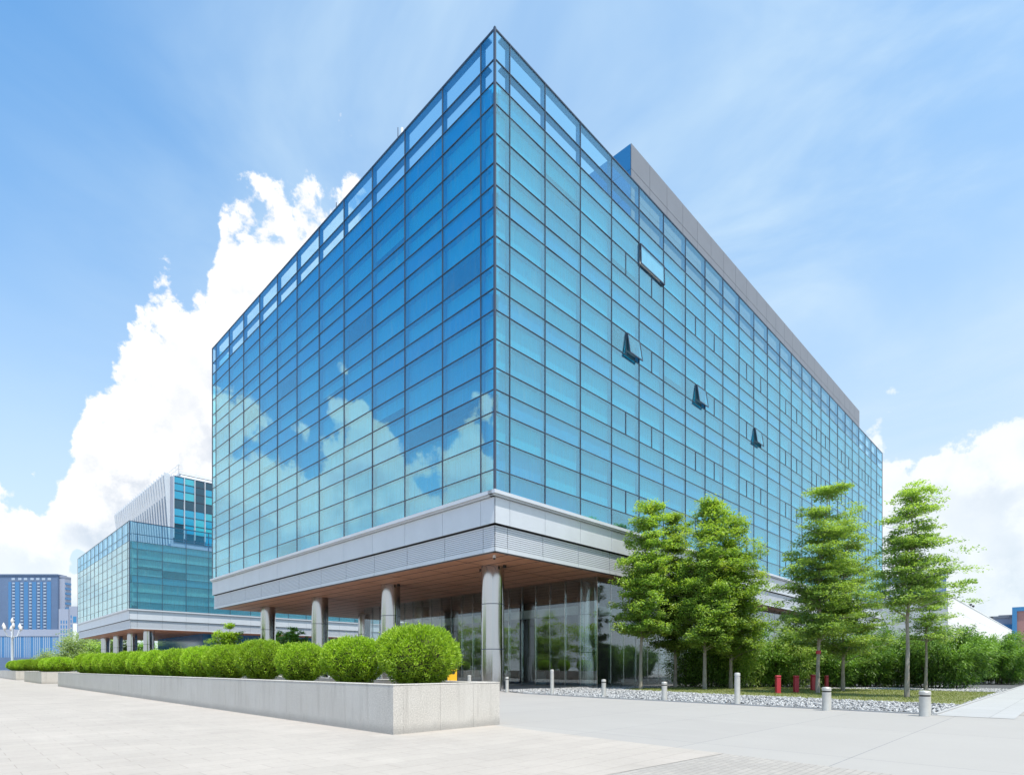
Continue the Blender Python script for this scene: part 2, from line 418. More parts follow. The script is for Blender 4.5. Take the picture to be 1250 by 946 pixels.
def office_block(root, zl, sides, glass, depth_dims, npane, panel_step=1, splits=None, dark=None, skip=(), parapet_rows=2, seed=1, viewer=None, lin=None):
    """sides: {'L': [lines], 'R': [lines]}"""
    rnd = random.Random(seed); W, H = depth_dims
    cells = []; fr = MB(); lining = MB(); shelves = MB()
    for side, tl in sides.items():
        for j in range(len(zl)):
            z = zl[j]; h = .019 if j else .04
            fr.sbox(side, -.03, tl[-1] + .03, -.03, .06, z - h, z + h)
            if j < len(zl) - 1 or True:
                shelves.sbox(side, .62, tl[-1] - .05, .07, .38 if j < parapet_rows else .33, z - .03 - (.04 if j == 0 else 0), z + .03)
        for i, t in enumerate(tl):
            w = .019 if 0 < i < len(tl)-1 else .04
            for z0, z1 in ((zl[-1], zl[0]),):
                if i: fr.sbox(side, t - w, t + w, -.035, .07, z0 + .005, z1 + .04)
            if 0 < i < len(tl)-1:
                shelves.sbox(side, t - .03, t + .03, .075, .37, zl[parapet_rows] + .031, zl[0] - .08); shelves.sbox(side, t - .03, t + .03, .075, .325, zl[-1], zl[parapet_rows] - .031)
        for i in range(len(tl)-1):
            for j in range(len(zl)-1):
                t0, t1, z1, z0 = tl[i], tl[i+1], zl[j], zl[j+1]
                sp = splits and side == 'R' and splits(i, j)
                segs = [(t0, (t0+t1)/2), ((t0+t1)/2, t1)] if sp else [(t0, t1)]
                if sp: fr.sbox(side, (t0+t1)/2 - .024, (t0+t1)/2 + .024, -.032, .06, z0 + .025, z1 - .025)
                for k, (a, b) in enumerate(segs):
                    if (side, i, j, k) in skip: continue
                    sg = .0026
                    cells.append((side, a + .017, b - .017, z0 + .017, z1 - .017, j, (rnd.gauss(0, sg), rnd.gauss(0, sg))))
                if j >= parapet_rows:
                    mi = rnd.choices([0, 1, 2, 3], lin(side, i, j) if lin else [5, 3, 1, 2])[0]
                    if j % 4 == 2 and parapet_rows == 2: mi = 4
                    if dark and dark(side, i, j): mi = 5 if side == 'R' and j >= 16 and i < 3 else 2
                    a0 = max(t0, .42) + .03; dz = rnd.choice([0, 0, 0, .25, .5]) * (z1 - z0) if mi in (0, 3) and rnd.random() < .25 else 0
                    if a0 < t1 - .1:
                        if dz: lining.sbox(side, a0, t1 - .03, .36, .40, z0, z0 + dz, 2)
                        lining.sbox(side, a0, t1 - .03, .16 if mi == 4 else .34 + .02*(mi == 1), .19 if mi == 4 else .385, z0 + dz + (.001 if dz else 0), z1 - .031, mi)
                else:
                    pass
    # corner post and outer boundary
    fr.box(-.06, .06, -.06, .06, zl[-1] - .02, zl[0] + .06)
    fr.build('mullion_frame', M['mull'], root)
    shelves.build('spandrel_return', M['fin'], root)
    lining.build('blind_lining', [M['lin_a'], M['lin_b'], M['lin_c'], M['lin_d'], M['lin_s'], M['lin_v']], root)
    if viewer:
        def size(c):
            x, y = (0, (c[1]+c[2])/2) if c[0] == 'L' else ((c[1]+c[2])/2, 0)
            w = root.matrix_world @ Vector((x, y, (c[3]+c[4])/2))
            return (c[2]-c[1]) * (c[4]-c[3]) / max(1, w.y)**2 * (viewer(c) if callable(viewer) else 1)
        cells.sort(key=size, reverse=True)
    for c in cells[:npane]:
        mb = MB(); panel(mb, c[0], c[1], c[2], c[3], c[4], 0, tilt=c[6])
        mb.build('window_pane', M['parapet'] if c[5] < parapet_rows else glass, root)
    mb = MB()
    for c in cells[npane:]:
        panel(mb, c[0], c[1], c[2], c[3], c[4], 0, tilt=c[6], mi=1 if c[5] < parapet_rows else 0)
    o = mb.build('window_pane', [glass, M['parapet']], root); o['kind'] = 'stuff'
    # body behind the lining, roof
    zr = zl[parapet_rows]
    mb = MB(); mb.box(.41, W - .1, .41, H - .1, zl[-1] - .2, zr - .05)
    mb.build('wall', M['coregrey'], root)
    mb = MB(); mb.box(.39, W - .05, .39, H - .05, zr - .049, zr + .028)
    mb.build('roof', M['roof'], root)
    # far two sides get plain glass walls with frames
    mb = MB(); mb.box(.62, W, H - .099, H, zl[-1], zl[0]); mb.box(W - .099, W, .62, H - .1, zl[-1], zl[0])
    mb.build('rear_wall', mat('pale_teal_glazing', (.30, .58, .66), .15, 0, .8), root)

def fascia(root, W, H, linesR, linesL):
    # ledge
    mb = MB()
    for side, ln in (('L', H), ('R', W)):
        mb.sbox(side, -.26 if side == 'R' else -.02, ln, -.26, .3, Z_LG, Z_GB - .06)
        mb.sbox(side, -.14 if side == 'R' else -.02, ln, -.14, .3, Z_LG - .10, Z_LG - .001)
    o = mb.build('ledge', M['alu'], root)
    # panels
    mb = MB(); mg = MB()
    for side, tl in (('L', linesL), ('R', linesR)):
        mg.sbox(side, .05, tl[-1], .06, .6, Z_PB + .03, Z_LG - .11); mg.sbox(side, .33, tl[-1], .33, .6, Z_SO + .02, Z_PB + .029, 1)
        for i in range(len(tl)-1):
            g = .012
            mb.sbox(side, tl[i] + (g if i else 0), tl[i+1] - g, 0, .055, Z_PB + .05, Z_LG - .12)
            mb.sbox(side, tl[i] + (g if i else .17), tl[i+1] - g, .17, .225, Z_SO, Z_LV - .02)
    mb.build('fascia_panel', M['alu'], root); mg.build('fascia_backing', [M['gapd'], mat('louvre_backing', (.13, .14, .16), .6)], root)
    lv = MB()
    for side, tl in (('L', linesL), ('R', linesR)):
        n_ = 10; zz0, zz1 = Z_LV, Z_PB - .02
        for k in range(n_):
            z = zz0 + (zz1 - zz0) * (k + .5) / n_
            hz = (zz1-zz0)/n_*.40
            for i in range(len(tl)-1):
                t0, t1 = tl[i] + (.02 if i else .19), tl[i+1] - .02
                lv.sbox(side, t0, t1, .19, .25, z - hz, z + hz)
    lv.build('louvre', M['louvre'], root)
    # soffit of real planks
    mb = MB(); pw, pl = 1.46, 4.06
    x = .24
    rn = random.Random(3)
    while x < W - .3:
        y = .24
        while y < H - .3:
            mb.box(x + .065, min(x + pw, W) - .065, y + .05, min(y + pl, H) - .05, Z_SO + .03, Z_SO + .06)
            y += pl
        x += pw
    mb.build('soffit', M['soffit'], root)
    mb = MB(); x = .24 + pw
    while x < W - .3: mb.box(x - .06, x + .06, .24, H - .06, Z_SO + .036, Z_SO + .055); x += pw
    y = .24 + pl
    while y < H - .3:
        x = .24
        while x < W - .3: mb.box(x + .061, min(x + pw, W) - .061, y - .04, y + .04, Z_SO + .036, Z_SO + .055); x += pw
        y += pl
    mb.build('soffit_joint', M['gapd'], root)
    mb = MB(); mb.box(.20, W - .05, .20, H - .05, Z_SO + .16, Z_SO + .26)
    mb.build('soffit_backing', M['gapd'], root)

def column(root, x, y, r, z1=Z_SO + .03):
    cuts = [0, 2.75, 5.75, z1]
    mb = MB(); prof = [(r + .06, 0), (r + .06, .12), (r, .13)]
    for a in cuts[1:-1]: prof += [(r, a - .024), (r - .05, a - .023), (r - .05, a + .023), (r, a + .024)]
    prof += [(r, z1)]
    mb.lathe(prof, x, y, 48); o = mb.build('column', M['steel'], root, smooth=False)
    mb = MB()
    for a in cuts[1:-1]: mb.lathe([(r - .02, a - .022), (r + .004, a - .022), (r + .004, a + .022), (r - .02, a + .022)], x, y, 48)
    shade_auto(mb.build('joint_ring', M['mull'], o)); return o
def shade_auto(o):
    me = o.data
    me.polygons.foreach_set('use_smooth', [True for p in me.polygons]); me.set_sharp_from_angle(angle=R(28))
    return o

CM = (-.984, 32.8)
main = empty('glass_office_building', (CM[0], CM[1], 0), TH,
    'tall blue glass office block raised on round steel columns, filling the middle of the view', 'office building')
bpy.context.view_layer.update()
KL = 32.8 / LY; KR = 32.8 / RY
lL = [0] + [KL * r for r in (.0256, .1024)] + [KL * (.190 + .0877 * k) for k in range(10)] + [LEN_L]
lR = [0] + [KR * r for r in (.0265, .0945)] + [KR * (.1722 + .0784 * k) for k in range(23)] + [LEN_R]
def split_main(i, j): return j in (4, 8, 12, 16) and i >= 4 and i % 3 in (1, 2) and not (i == 4 and j == 12 and False)
open_cells = [(4, 8, 1), (7, 8, 1), (11, 8, 0)]
skip = {('R', i, j, k) for i, j, k in open_cells} | {('R', 5, 3, 0)}
def dark_main(side, i, j):
    if side == 'R' and (i, j) in ((4, 8), (7, 8), (11, 8)): return True
    if side == 'R': return (j >= 16 and i in (0, 1)) or (j == 17 and i in (2, 4)) or (i == 11 and j == 16)
    return (i, j) in ((2, 14), (1, 14), (9, 7))
def lin_main(side, i, j):
    if side == 'R' and (i, j) == (5, 3): return [0, 0, 0, 1]  # palest lining, for the pane with the painted bright reflection
    if side == 'R': return [4, 3.5, .25, 3]
    return [4, 5, .3, .6]
office_block(main, ZL, {'L': lL, 'R': lR}, M['glassL'], (LEN_R, LEN_L), 96, splits=split_main, dark=dark_main, skip=skip, seed=5, viewer=True, lin=lin_main)
fascia(main, LEN_R, LEN_L, lR, lL)
# opened sashes
def sash(i, j, k, full=False, ang=20):
    t0, t1 = lR[i], lR[i+1]
    if not full: t0, t1 = (t0, (t0+t1)/2) if k == 0 else ((t0+t1)/2, t1)
    t0 += .05; t1 -= .05; z1, z0 = ZL[j] - .05, ZL[j+1] + .05
    e = bpy.data.objects.new('open_window', None); C.objects.link(e); e.parent = main; e.location = (t0, -.10, z1); e.rotation_euler = (R(-ang), 0, 0)
    w, h = t1 - t0, z1 - z0
    mb = MB()
    mb.box(0, w, -.03, .03, -.06, 0); mb.box(0, w, -.03, .03, -h, -h + .09); mb.box(0, .06, -.03, .03, -h + .09, -.06); mb.box(w - .06, w, -.03, .03, -h + .09, -.06)
    mb.build('sash_frame', M['mull'], e)
    mb = MB(); mb.box(.06, w - .06, -.008, .008, -h + .09, -.06); mb.build('pane', M['parapet'] if full else M['glassL'], e)
    if full:
        mb = MB(); mb.box(.10, w - .10, .05, .06, -h + .13, -.09); mb.build('reflection_panel', M['white'], e)  # white panel added behind the pane, standing in for a bright reflection
    if not full:
        a = R(ang); mb = MB()
        for xx in (.03, w - .03):
            mb.tube([(xx, 0, -.62*h), (xx, .62*h*math.sin(a) + .05, -.9*h)], [.014, .014], 6)
        mb.build('stay', M['mull'], e)
for i, j, k in open_cells: sash(i, j, k, ang=9)
sash(5, 3, 0, True, 1.5)
# soffit details, columns
cols = [(3.9, 4.3 + 12.2 * k) for k in range(4)] + [(14.3, 4.2)] + [(26.5 + 12.2 * k, 4.3) for k in range(5)] + [(16.1, 28.7), (16.1, 40.9), (28.3, 40.9)]
for x, y in cols: shade_auto(column(main, x, y, .78))
# lobby: glass box with fins
LX0, LX1, LY0, LY1 = 12.1, 86, 1.66, 35.0
def lobby(root):
    fr = MB(); zt = Z_SO + .02; npan = 0
    ylines = [LY0 + 1.55*k for k in range(22)]; xlines = [LX0 + 1.75*k for k in range(43)]
    fins = MB()
    for i in range(len(ylines)-1):
        mb = MB(); mb.box(LX0, LX0 + .024, ylines[i] + .012, ylines[i+1] - .012, .12, zt); mb.build('lobby_pane', M['clear'], root)
        fins.box(LX0 + .03, LX0 + .22, ylines[i] - .012, ylines[i] + .012, .12, zt - .01)
    for i in range(len(xlines)-1):
        mb = MB(); mb.box(xlines[i] + .012, xlines[i+1] - .012, LY0, LY0 + .024, .12, zt); mb.build('lobby_pane', M['clear'], root)
        fins.box(xlines[i] - .012, xlines[i] + .012, LY0 + .03, LY0 + .22, .12, zt - .01)
    fins.build('glass_fin', M['clear'], root)
    fr.box(LX0 - .05, LX0 + .07, LY0 - .05, ylines[-1], 0, .119); fr.box(LX0 + .071, xlines[-1], LY0 - .05, LY0 + .07, 0, .119)
    fr.box(LX0 - .03, LX0 + .06, LY0 - .03, LY0 + .03, .12, zt)
    for y in ylines[1:]: fr.box(LX0 - .02, LX0 + .045, y - .014, y + .014, .12, zt)
    for x in xlines[1:]: fr.box(x - .014, x + .014, LY0 - .02, LY0 + .045, .12, zt)
    fr.build('lobby_frame', M['steel'], root)
    mb = MB(); mb.box(LX0 + 9, LX1, LY0 + 7, LY1 - 3, 0, zt); mb.build('core_wall', M['core'], root)
    mb = MB(); mb.box(LX0 + 2.5, LX0 + 3.1, LY0 + 2.6, LY1, 5.9, 6.6); mb.box(LX0 + 3.1, LX1, LY0 + 2.6, LY0 + 3.2, 5.9, 6.6); mb.build('inner_beam', M['white'], root)
    mb = MB(); mb.box(LX0 + 3.4, LX0 + 4.4, LY0 + 6.5, LY0 + 8.0, 0, 6.2); mb.box(LX0 + 4, LX0 + 5, LY0 + 13, LY0 + 15, 0, 6.2); mb.build('pier', M['core'], root)
    mb = MB(); mb.box(LX0 + 5, LX0 + 7.5, LY0 + 9.6, LY0 + 10.5, 0, 1.15); mb.build('reception_desk', M['coregrey'], root)
lobby(main)
# round dome camera at the corner
mb = MB(); mb.lathe([(.09, Z_SO + .03), (.10, Z_SO - .08), (.10, Z_SO - .14)], 1.15, 1.25, 16); mb.build('camera_mount', M['white'], main)
mb = MB(); mb.lathe([(.085, Z_SO - .14), (.08, Z_SO - .19), (.05, Z_SO - .23), (.01, Z_SO - .245)], 1.15, 1.25, 16); mb.build('camera_dome', M['black'], main)
mb = MB()
for x, y in ((3.9, 4.3), (3.9, 16.5)):
    for s in (-1, 1):
        mb.box(x - .1, x + .1, y + s*1.15 - .07, y + s*1.15 + .07, Z_SO - .16, Z_SO + .03)
mb.build('spotlight', M['black'], main)
# rooftop plant room
pr = (18.7, 89.4, 3.0, 30.0)
mb = MB(); mb.box(pr[0] + .05, pr[1] - .05, pr[2] + .05, pr[3], ZL[2] + .03, 45.4); pt = mb.build('plant_room', M['gapd'], main)
mb = MB(); n_ = 24; w = (pr[1] - pr[0]) / n_
for i in range(n_):
    for j in range(4):
        z0 = 37.0 + j * 2.15
        mb.box(pr[0] + i*w + .02, pr[0] + (i+1)*w - .02, pr[2] - .01, pr[2] + .045, z0 + .02, z0 + 2.13)
for j in range(4):
    z0 = 37.0 + j * 2.15
    for i in range(6):
        y0 = pr[2] + .05 + i * 4.4; mb.box(pr[0] - .005, pr[0] + .045, y0 + .02, y0 + 4.38, z0 + .02, z0 + 2.13, 1 if i == 0 else 0)
mb.build('cladding', [M['clad'], M['tglass']], pt)
# lightning rods on the roof edge of the left side
mb = MB()
for t, h in ((10.2, 1.3), (18.9, 1.0)):
    mb.tube([(.35, t, ZL[0]), (.35, t, ZL[0] + h)], [.04, .03], 6)
    mb.tube([(.35, t - .5, ZL[0]), (.35, t - .5, ZL[0] + h*.7)], [.1, .1], 6, 1)
mb.build('roof_rod', [M['mull'], M['white']], main)

# second block of the same family
C2 = (-65.4, 98)
ZL2 = [24.8 + 1.5 + .35] + ZL[9:]
b2 = empty('glass_office_building', (C2[0], C2[1], 0), TH,
    'lower teal and silver glass office block, beyond the end of the large block', 'office building')
bpy.context.view_layer.update()
l2L = line_set(1.2, 5.3, 4.1, 48.9); l2R = line_set(1.2, 5.0, 3.8, 50)
office_block(b2, ZL2, {'L': l2L, 'R': l2R}, M['teal'], (50, 48.9), 70, seed=9, viewer=lambda c: 3 if c[0] == 'R' and c[1] < 16 else .3, lin=lambda s, i, j: [6, 3, .7, 3])
fascia(b2, 50, 48.9, l2R, l2L)
for k in range(4): shade_auto(column(b2, 3.9, 4.3 + 12.2*k, .85))
for k in range(1, 4): shade_auto(column(b2, 3.9 + 12.2*k, 4.3, .85))
mb = MB(); mb.box(14, 45, 8, 40, 0, Z_SO + .05); mb.build('core_wall', M['tglass'], b2)
# its upper volume with wedge fins
ux0, ux1, uy0, uy1, uz = 8.0, 46, 6.6, 50.5, 37.9
mb = MB(); mb.box(ux0 + .1, ux1, uy0 + .1, uy1, ZL2[2], uz - .1); up = mb.build('upper_storey', M['tgrey'], b2)
mb = MB(); nf = 24; st = (uy1 - uy0 - 1) / nf
for i in range(nf):
    y0 = uy0 + .6 + i*st
    mb.hexa([(ux0+.09, y0, 25), (ux0+.09, y0+.12, 25), (ux0 - .1, y0+.12, 25), (ux0 - .1, y0, 25),
             (ux0+.09, y0, uz+.3), (ux0+.09, y0+.12, uz+.3), (ux0 - 1.0, y0+.12, uz+.5), (ux0 - 1.0, y0, uz+.5)])
    # slanted infill from fin to fin at the top
    zb = uz - 5.6 - .08*i
    mb.hexa([(ux0+.0, y0+.13, zb), (ux0-.05, y0+st-.01, zb+1.6), (ux0 - .12, y0+st-.01, zb+1.6), (ux0 - .08, y0+.13, zb),
             (ux0-.5, y0+.13, uz+.2), (ux0-.5, y0+st-.01, uz+.2), (ux0 - .75, y0+st-.01, uz+.2), (ux0 - .75, y0+.13, uz+.2)])
mb.build('wedge_fin', M['alu'], up)
mb = MB(); gl = MB()
for k in range(10):
    x = ux0 + .1 + .35 + 1.82*2*k/2
    if k % 1 == 0: mb.box(x - .055, x + .055, uy0 - .40, uy0 + .1, ZL2[0] - .5, uz + .1)
zz = [uz, 36.6, 35.2, 33.6, 31.9, 30.4, 28.9, 27.2, 25.5]
mb.build('fin_frame', M['alu'], up)
mb = MB()
for z in zz: mb.box(ux0 + .55, ux0 + 20, uy0 - .03, uy0 + .1, z - .05, z + .05)
mb.build('transom', M['mull'], up)
rn = random.Random(4)
for k in range(7):
    for j in range(len(zz)-1):
        x = ux0 + .1 + .35 + 1.82*k
        gl.box(x + .1, x + 1.72, uy0 + .02, uy0 + .09, zz[j+1] + .07, zz[j] - .07, rn.choices([0, 1, 2], [4, 3, 2] if j not in (3,) else [0, 0, 1])[0])
gl.build('upper_glazing', [mat('teal_panel', (.02, .30, .48), .1, 0, .9), mat('teal_panel_pale', (.05, .40, .50), .1, 0, .9), mat('teal_panel_dark', (.01, .06, .10), .1, 0, .9)], up)
# cooling plant with rails on its roof
mb = MB()
for k in range(4): mb.box(ux0 + 3 - .1*k, ux0 + 12, uy0 + 4, uy0 + 12, uz + .2 + .55*k, uz + .6 + .55*k)
mb.build('rooftop_unit', M['white'], up)
mb = MB()
for x in (2.4, 5.5, 8.6, 12): 
    mb.tube([(ux0 + x, uy0 + 3.8, uz), (ux0 + x, uy0 + 3.8, uz + 3.6)], [.05, .05], 6)
    mb.tube([(ux0 + 2.4, uy0 + 3.8 + (x-2.4)*.8, uz), (ux0 + 2.4, uy0 + 3.8 + (x-2.4)*.8, uz + 3.6)], [.05, .05], 6)
for z in (2.8, 3.6):
    mb.tube([(ux0 + 2.4, uy0 + 3.8, uz + z), (ux0 + 12, uy0 + 3.8, uz + z)], [.05, .05], 6); mb.tube([(ux0 + 2.4, uy0 + 3.8, uz + z), (ux0 + 2.4, uy0 + 11.5, uz + z)], [.05, .05], 6)
mb.build('roof_railing', M['white'], up)

# ------------------------------------------------------------------ other buildings
def windows(parent, name, rects, m, y=-.04, depth=.12):
    """each window its own part; rects in the local x-z of the front face"""
    cache = {}
    for i, (x0, x1, z0, z1) in enumerate(rects):
        key = (round(x1 - x0, 2), round(z1 - z0, 2))
        if key not in cache:
            mb = MB(); mb.box(0, x1 - x0, 0, depth, 0, z1 - z0); me = mb.mesh(name); me.materials.append(m); cache[key] = me
        o = bpy.data.objects.new(name, cache[key]); C.objects.link(o); o.parent = parent; o.location = (x0, y, z0)
# blue tower far left
D = 300; sx = D / 700
tx = (-8 - 625) * sx
tw = empty('tower_block', (tx, D, 0), 0, 'blue high-rise with rows of small pale balconies, farthest at the left edge', 'tower block')
h = 1.5 + 113 * sx; Wt = (70 + 8) * sx
mb = MB(); mb.box(0, Wt, .2, 6, 0, h); mb.box(-.4, Wt + .2, -.3, 6.2, h, h + .6); mb.build('wall', M['tblue'], tw)
mb = MB(); mb.box(Wt, Wt + 2.6, 1.5, 6, 0, h - .8); mb.box(Wt + .1, Wt + 2.8, 1.2, 5.8, h - .8, h - .2); mb.build('side_wall', M['tgrey'], tw)
rects = []
for cx in (15.5, 25.5, 36, 46, 53.5):
    for k in range(16):
        z = 21 + k*1.62
        x = (cx + 8) * sx; rects.append((x, x + 1.2, z, z + .8))
windows(tw, 'balcony', rects, M['twin'], -.25, .45)
rects = [((u0 + 8)*sx, (u1 + 8)*sx, 20.5, 46.5) for u0, u1 in ((10, 13.5), (18, 23.5), (29, 34), (39, 44), (49, 51.5), (57, 62))]
windows(tw, 'window_strip', rects, M['tglass'], .08, .3)
rects = [((u0 + 8)*sx, (u0 + 12)*sx, 47.4, 48.6) for u0 in (14, 22, 29, 37, 44, 51, 58)]
windows(tw, 'roof_opening', rects, M['twin'], .05, .3)
rects = [(Wt + 2.5, Wt + 3.1, 22 + 2.6*k, 23.0 + 2.6*k) for k in range(10)]
windows(tw, 'side_balcony', rects, M['tglass'], 2, 3.5)
# podium
D = 270; sx = D / 700
pd = empty('podium_building', ((-8 - 625)*sx, D, 0), 0, 'low grey building with pale vertical bars, in front of the blue high-rise', 'building')
mb = MB(); Wp = 88 * sx; hp = 1.5 + 47*sx
mb.box(0, Wp, .2, 10, 0, hp); mb.box(-.2, Wp + .2, -.2, 10.2, hp - 3.2, hp - .1); mb.build('wall', M['tgrey'], pd)
mb = MB(); mb.box(0, Wp - 1, .05, .4, 6.2, hp - 3.3); mb.build('glazing', M['tglass'], pd)
windows(pd, 'vertical_bar', [((2 + 2.35*k)*sx, (2 + 2.35*k)*sx + .30, 6.3, hp - 3.4) for k in range(36) if k % 5 != 4], M['twin'], -.05, .2)
mb = MB(); mb.box(-1, 62*sx, -3, .2, 0, 6.4); mb.build('ground_storey', M['tblue'], pd)
# small block beside
D = 240; sx = D / 700
sb = empty('apartment_building', ((74 - 625)*sx, D, 0), 0, 'small dark grey block with one bright blue window, right of the blue high-rise', 'building')
hs_ = 1.5 + 75*sx
mb = MB(); mb.box(0, 4, -1, 12, 0, hs_ - 1.2); mb.box(4.001, 24*sx + 6, -.5, 12, 0, hs_); mb.build('wall', M['tgrey'], sb)
windows(sb, 'window', [(.8 + 1.1*(k % 3), 1.3 + 1.1*(k % 3), 8 + 2*(k//3), 9.3 + 2*(k//3)) for k in range(21)], M['tglass'], -1.05, .2)
windows(sb, 'window', [(4.6, 5.0, 9 + 1.9*k, 10.2 + 1.9*k) for k in range(8)], M['tglass'], -.55, .2)
windows(sb, 'window', [(5.6, 7.0, 20.5, 23)], M['bluepaint'], -.56, .2)
windows(sb, 'white_panel', [(5.7, 7.2, 8, 20)], M['white'], -.56, .2)
# annex with pale wall, right
AN = (74.2, 97.6)
an = empty('annex_building', (AN[0], AN[1], 0), TH, 'long low annex with blank pale panelled wall, right of the large glass block', 'building')
mb = MB(); mb.box(.05, 131.9, .05, 20, 0, 13.9); mb.build('wall', M['gapd'], an)
mb = MB()
for j in range(6):
    z0 = j * 2.33
    for i in range(22): mb.box(i*6 + .015, i*6 + 5.985, 0, .045, z0 + .015, z0 + 2.315)
    for i in range(5): mb.box(0, .045, .05 + i*4 + .015, .05 + i*4 + 3.985, z0 + .015, z0 + 2.315)
mb.build('wall_panel', M['stairwall'], an)
mb = MB(); mb.box(-.1, 132, -.1, 20, 13.98, 14.1); mb.build('roof', M['white'], an)
for x in (32, 36, 74):
    mb = MB(); mb.tube([(x, .3, 14.1), (x, .3, 14.6)], [.06, .06], 6); mb.box(x - .35, x + .35, .1, .5, 14.6, 14.95); mb.build('floodlight', M['black'], an)
D = 175; sx = D/700
db = empty('dark_office_building', ((1070-625)*sx, D, 0), R(-34), 'dark blue office building with pale wall, half hidden behind the layered trees', 'building')
mb = MB(); mb.box(0, 68*sx, 0, 20, 0, 1.5 + 108*sx); mb.build('wall', M['tblue'], db)
mb = MB(); mb.box(10*sx, 32*sx, -1, -.01, 0, 1.5 + 100*sx); mb.build('wall_panel', M['stairwall'], db)
windows(db, 'window', [((13 + 5*k)*sx, (15 + 5*k)*sx, 12.5 + 4*j, 15.3 + 4*j) for k in range(4) for j in range(3)], M['tglass'], -1.08, .2)
windows(db, 'window', [((38 + 7*k)*sx, (42 + 7*k)*sx, 12.5 + 4*j, 15.3 + 4*j) for k in range(4) for j in range(3)], M['tglass'], -.08, .2)
D = 260; sx = D/700
gb = empty('grey_hall', ((1205-625)*sx, D, 0), R(-39), 'low grey hall with flat roof at the right edge, beyond the annex', 'building')
mb = MB(); mb.box(0, 26*sx, 0, 25, 0, 1.5 + 60*sx); mb.build('wall', M['tgrey'], gb)
mb = MB(); mb.box(-.5, 26*sx, -.6, 25, 1.5 + 60*sx, 1.5 + 62.5*sx); mb.box(4, 12, 2, 12, 1.5 + 62.6*sx, 1.5 + 64*sx); mb.build('roof', M['clad'], gb)
mb = MB(); mb.box(12*sx, 26*sx, -.5, -.01, 1.5 + 46*sx, 1.5 + 52*sx); mb.build('blue_band', M['bluepaint'], gb)
D = 240; sx = D/700
rb = empty('red_blue_building', ((1237.5-625)*sx, D, 0), R(-41), 'rust red building framed in bright blue at the right edge', 'building')
mb = MB(); mb.box(0, 30, .3, 20, 0, 1.5 + 73*sx); mb.build('wall', M['rust'], rb)
mb = MB(); mb.box(-.5, 1.0, -.3, 20, 0, 1.5 + 74*sx); mb.box(1.001, 30, -.3, 20, 1.5 + 69*sx, 1.5 + 74*sx); mb.build('blue_frame', M['bluepaint'], rb)

# ------------------------------------------------------------------ planters
P0 = (-2.65, 12.8); PW = 3.31; PH = 1.134
def planter(y0, y1, label):
    loc = P2(P0, 0, y0); ln = y1 - y0
    r = empty('granite_planter', (loc[0], loc[1], 0), TH, label, 'planter', 'granite planters in a row')
    mb = MB(); t = .28; ht = PH - .03
    nseg = max(1, int(ln / .95))
    # slabs as real pieces with fine joints
    def run(x0, x1, y0_, y1_, along):
        L_ = (y1_ - y0_) if along == 'y' else (x1 - x0); w_ = 1.05; p = 0.
        while p < L_ - .02:
            q = min(p + w_, L_)
            if L_ - q < .3: q = L_
            g = .003
            if along == 'y': mb.box(x0, x1, y0_ + p + g, y0_ + q - g, 0, ht)
            else: mb.box(x0 + p + g, x0 + q - g, y0_, y1_, 0, ht)
            p = q
    run(0, t, 0, ln, 'y'); run(PW - t, PW, 0, ln, 'y'); run(t, PW - t, 0, t, 'x'); run(t, PW - t, ln - t, ln, 'x')
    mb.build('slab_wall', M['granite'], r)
    mb = MB(); o_ = .006
    mb.box(-o_, t, -o_, ln + o_, ht + .002, PH); mb.box(PW - t, PW + o_, -o_, ln + o_, ht + .002, PH)
    mb.box(t + .001, PW - t - .001, -o_, t, ht + .002, PH); mb.box(t + .001, PW - t - .001, ln - t, ln + o_, ht + .002, PH)
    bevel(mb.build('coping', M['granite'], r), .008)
    mb = MB(); mb.box(t, PW - t, t, ln - t, .1, PH - .12); mb.build('soil', M['soil'], r)
planter(0, 48.2, 'longest speckled granite planter, its sharp corner nearest the viewer')
planter(58.1, 72.1, 'short pale granite planter, second in the row beyond the long one')
planter(81.3, 105, 'granite planter at the far left edge, last of the row')

# ------------------------------------------------------------------ clipped bushes
def bush_mesh(seed, n=31000, leaf=.048):
    g = np.random.default_rng(seed)
    ph = g.uniform(0, 6.283, n); u_ = g.uniform(-.93, 1, n)
    ct = u_; stt = np.sqrt(1 - ct**2)
    shell = 1 - np.abs(g.normal(0, .11, n)) + .03
    # bulb: wide in the upper half, drawn in at the foot
    rad = stt ** .8
    rad = rad * np.where(ct < 0, 1 - .38*(-ct)**1.3, 1)
    lump = 1 + .055*np.sin(3*ph + seed) * np.cos(4*ct + seed) + .045*np.sin(7*ph + 2*seed + 5*ct) + .035*np.sin(11*ph - 7*ct + seed) + .02*np.sin(17*ph + 13*ct)
    x = rad*np.cos(ph)*lump*shell; y = rad*np.sin(ph)*lump*shell
    z = np.sign(ct)*np.abs(ct)**.85*lump*shell
    cen = np.stack([x*1.02, y*1.02, z*.78 + .76], 1)
    nr = unit(np.stack([x, y, z*1.1], 1))
    a = unit(nr*.8 + g.normal(0, .55, (n, 3)) + np.array([0, 0, .35])) * (leaf*g.uniform(.6, 1.3, n))[:, None]
    b = unit(np.cross(a, g.normal(0, 1, (n, 3)))) * (leaf*.24)
    # stray sprigs
    keep = (ct > -.15) | (g.random(n) < .55); cen, nr, a, b, shell = cen[keep], nr[keep], a[keep], b[keep], shell[keep]; n = len(cen)
    k = g.random(n) < .03; cen[k] += nr[k]*g.uniform(.02, .12, (k.sum(), 1))
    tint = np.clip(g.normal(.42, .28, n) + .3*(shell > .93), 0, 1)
    me = quads_mesh('foliage', cen.astype(np.float32), a, b, tint); me.materials.append(M['bush']); return me
